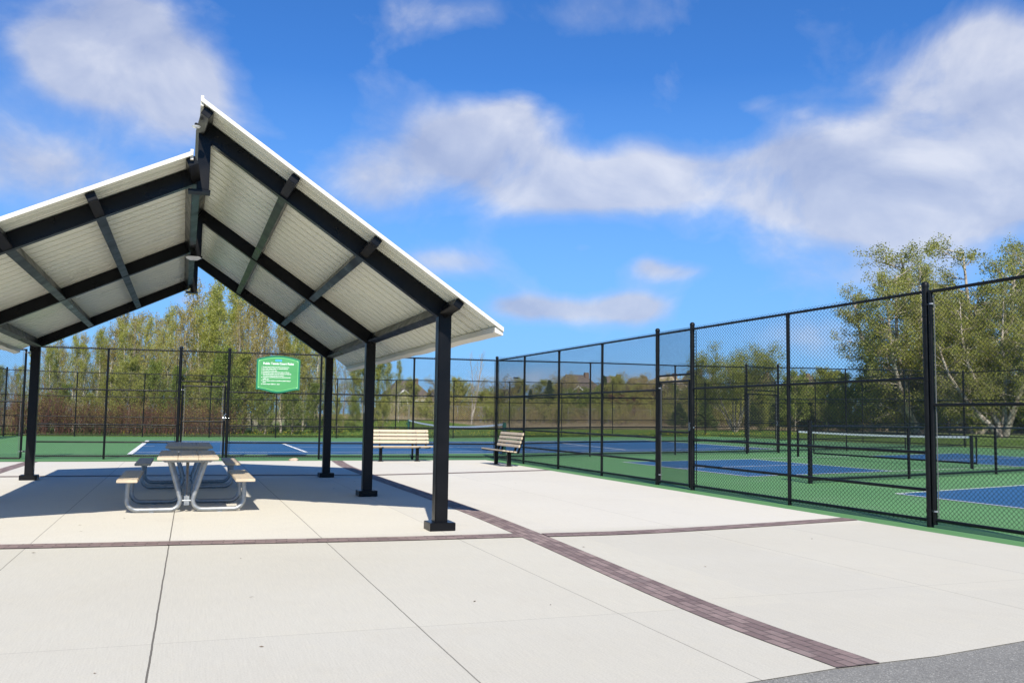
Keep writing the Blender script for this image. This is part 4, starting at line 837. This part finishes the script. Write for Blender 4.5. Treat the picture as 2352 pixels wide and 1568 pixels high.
# grass tufts and dandelions between the back fence and the wood
def tufts(name, n, reg, h, mt, seed, w=.012):
    nr = np.random.RandomState(seed); X0, X1, Ya, Yb = reg; x = nr.uniform(X0, X1, n); yv = nr.uniform(Ya, Yb, n)+np.maximum(0, x-2)*.28; hh = h*nr.uniform(.4, 1.3, n); zz = np.array([H_(p_, q_) for p_, q_ in zip(x, yv)])-.03; a = nr.uniform(0, 6.28, n); ln = nr.normal(0, .35, (n, 2))*hh[:, None]
    b0 = np.stack([x-np.cos(a)*w, yv-np.sin(a)*w, zz], 1); b1 = np.stack([x+np.cos(a)*w, yv+np.sin(a)*w, zz], 1); tp = np.stack([x+ln[:, 0], yv+ln[:, 1], hh+zz], 1)
    o = bpy.data.objects.new(name, setmesh(bpy.data.meshes.new(name), np.stack([b0, b1, tp], 1).reshape(-1, 3), np.arange(n*3).reshape(-1, 3), mt)); COL.objects.link(o); o['kind'] = 'stuff'; return o
tufts('grass', 110000, (-24, 45, 24.6, 40), .17, MS['grass'], 1, .014)
tufts('meadow_grass', 75000, (0, 75, 43, 66), .45, MS['straw'], 2, .02)
tufts('grass', 16000, (30.7, 50, 4, 26), .15, MS['grass'], 4, .014)
nr = np.random.RandomState(3); m_ = []; n = 700; x = nr.uniform(-12, 42, n); yv = nr.uniform(24.5, 30, n)+np.maximum(0, x-2)*.28; z = nr.uniform(.1, .24, n)+np.array([H_(p_, q_) for p_, q_ in zip(x, yv)]); s = .026
V_ = np.stack([np.stack([x+dx*s, yv+dy*s, z+dz*s], 1) for dx, dy, dz in ((1, 0, 0), (0, 1, 0), (-1, 0, 0), (0, -1, 0), (0, 0, .8), (0, 0, -.5))], 1).reshape(-1, 3)
q = np.arange(n)[:, None, None]*6+np.array([(0, 1, 4), (1, 2, 4), (2, 3, 4), (3, 0, 4), (1, 0, 5), (2, 1, 5), (3, 2, 5), (0, 3, 5)])[None]
o = bpy.data.objects.new('dandelions', setmesh(bpy.data.meshes.new('dandelions'), V_, q.reshape(-1, 3), MS['dandelion'])); COL.objects.link(o); o['kind'] = 'stuff'
# ------------------------------------------------------------------ grey boundary fence
root = empty('galvanized_fence', 'grey galvanized chain link fence crossing the meadow in front of the houses', 'fence', (at(850, 84), 84, H_(at(850, 84), 84)-.05))
ox = root.location.x; xs = []; gx = at(850, 84)
k = 0; pl = []
for i in range(27):
    Y = 76+i*.5 if i < 10 else 81; pl.append((gx+i*3.05, Y))
for i, q in enumerate(pl):
    m_ = MB(); m_.tube([(q[0]-ox, q[1]-84, 0), (q[0]-ox, q[1]-84, 2.05)], .035, 6); m_.build('post', MS['galvfence'], root)
    if i:
        a = pl[i-1]; fabric(root, (a[0]-ox, a[1]-84), (q[0]-ox, q[1]-84), .02, 2.0, CMG, w0=3.0, h0=2.0); m_ = MB(); m_.tube([(a[0]-ox, a[1]-84, 2.0), (q[0]-ox, q[1]-84, 2.0)], .022, 6); m_.build('rail', MS['galvfence'], root)
# ------------------------------------------------------------------ houses
def wallmat(n, c, sc=2): return mat(n, c, .85, 0, .3, sc, .1)
HM = {'tan': wallmat('tan_siding', (.42, .37, .28)), 'brick': wallmat('red_brick_wall', (.17, .115, .09)), 'brown': wallmat('brown_brick_wall', (.17, .12, .09)), 'grey': wallmat('grey_siding', (.3, .3, .3)),
      'rb': mat('brown_shingle', (.12, .10, .085), .9, 0, .2, 6, .25), 'rg': mat('dark_grey_shingle', (.07, .07, .08), .9, 0, .2, 6, .25), 'rt': mat('light_tan_shingle', (.32, .27, .22), .9, 0, .2, 6, .2), 'glass': mat('window_glass', (.03, .04, .05), .08)}
def house(label, px0, px1, top, Y, wall, rf_, hip=True, eave=.62, gab=True, dep=9):
    x0, x1 = at(px0, Y), at(px1, Y); h = topz((px0+px1)/2, top, Y); e = h*eave; w = x1-x0
    r_ = empty('house', label, 'house', ((x0+x1)/2, Y, H_((x0+x1)/2, Y)-.05)); m_ = MB(); m_.box(-w/2+.3, w/2-.3, .3, dep-.3, 0, e+.05); wl = m_.build('wall', HM[wall], r_)
    m_ = MB(); i = w*.28 if hip else 0; j = dep/2
    m_.add([(-w/2, 0, e), (w/2, 0, e), (w/2, dep, e), (-w/2, dep, e), (-w/2+i, j, h), (w/2-i, j, h), (-w/2, 0, e-.2), (w/2, 0, e-.2), (w/2, dep, e-.2), (-w/2, dep, e-.2)], [(0, 1, 5, 4), (1, 2, 5), (2, 3, 4, 5), (3, 0, 4), (6, 7, 1, 0), (7, 8, 2, 1), (8, 9, 3, 2), (9, 6, 0, 3), (9, 8, 7, 6)]); ro = m_.build('roof', HM[rf_], r_)
    m_ = MB(); m_.box(w*.18, w*.18+.9, j-.9, j, h-1.2, h+.5); m_.build('chimney', HM['brown'], ro)
    if gab:
        g0, g1 = -w*.32, -w*.02; gz = e+(g1-g0)*.42; m_ = MB(); m_.prism([(g0, 0), (g1, 0), (g1, e-.1), ((g0+g1)/2, gz), (g0, e-.1)], -.5, 2.5); gb = m_.build('gable_wall', HM[wall], r_)
        m_ = MB(); mx = (g0+g1)/2; t_ = .22
        m_.prism([(g0-.35, e-.25), (mx, gz), (g1+.35, e-.25), (g1+.35, e-.25+t_), (mx, gz+t_), (g0-.35, e-.25+t_)], -.9, 4); m_.build('gable_roof', HM[rf_], gb)
        m_ = MB(); m_.prism([(g0-.4, e-.42), (mx, gz-.2), (g1+.4, e-.42), (g1+.4, e-.12), (mx, gz+.12), (g0-.4, e-.12)], -.98, -.91); m_.build('fascia', MS['white'], gb)
        m_ = MB(); m_.box(mx-.8, mx+.8, -.58, -.51, e*.55, e*.8); m_.build('window_frame', MS['white'], gb); m_ = MB(); m_.box(mx-.65, mx+.65, -.62, -.585, e*.57, e*.78); m_.build('pane', HM['glass'], gb)
    for k, fx in enumerate((.06, .2, .34, .44)):
        for fz in ((.2, .38), (.6, .8)):
            xa = w*fx; m_ = MB(); m_.box(xa, xa+1.3, .22, .295, e*fz[0], e*fz[1]); wf = m_.build('window', MS['white'], r_); m_ = MB(); m_.box(xa+.12, xa+1.18, .17, .215, e*fz[0]+.12, e*fz[1]-.12); m_.build('pane', HM['glass'], wf)
    m_ = MB(); m_.box(-w/2, w/2, -.06, -.002, e-.22, e+.02); m_.build('gutter', MS['white'], r_)
house('tan house with white gable left of the shelter corner post', 893, 990, 872, 150, 'tan', 'rb')
house('low dark roofed house right of the nearest shelter post', 985, 1052, 893, 170, 'brown', 'rg')
house('red brick house with dark hipped roof behind the corner post', 1148, 1215, 893, 160, 'brick', 'rg')
house('long brown roofed house, the widest one, behind green trees', 1290, 1392, 858, 150, 'brown', 'rb')
house('brown brick house with rounded hip roof, left of the walk gate', 1396, 1452, 862, 165, 'brown', 'rb')
house('brown hip roofed house directly left of the walk gate post', 1452, 1515, 866, 160, 'brown', 'rb')
house('pale roofed house seen through the top of the walk gate', 1512, 1592, 860, 150, 'brick', 'rt', eave=.7)
house('dark grey roofed house just right of the walk gate', 1590, 1640, 848, 165, 'grey', 'rg')
house('brick house with dark roof and white gable left of a tall fence post', 1742, 1800, 858, 150, 'brick', 'rg', False)
house('brown roofed house right of the tall middle fence post', 1838, 1896, 860, 150, 'brick', 'rb', False)
house('white trimmed house half hidden below the spreading tree', 2096, 2170, 880, 140, 'brick', 'rg')
# street lamp far away
root = empty('street_lamp', 'thin grey street lamp standing above the distant dark roof', 'street lamp', (at(1160, 118), 118, 0)); h = zat(1160, 868, 118)
m_ = MB(); m_.tube([(0, 0, 0), (0, 0, h-.3)], .09, 8); m_.build('pole', MS['galvfence'], root, True); m_ = MB(); m_.tube([(0, 0, h-.4), (.4, 0, h), (1.6, 0, h+.15)], .05, 8); m_.build('arm', MS['galvfence'], root, True)
m_ = MB(); m_.box(1.4, 2.3, -.18, .18, h, h+.2); m_.build('lamp_head', MS['steel'], root, bevel=.05)
S.render.engine = 'CYCLES'
S.cycles.max_bounces = 8; S.cycles.diffuse_bounces = 4; S.cycles.transparent_max_bounces = 8
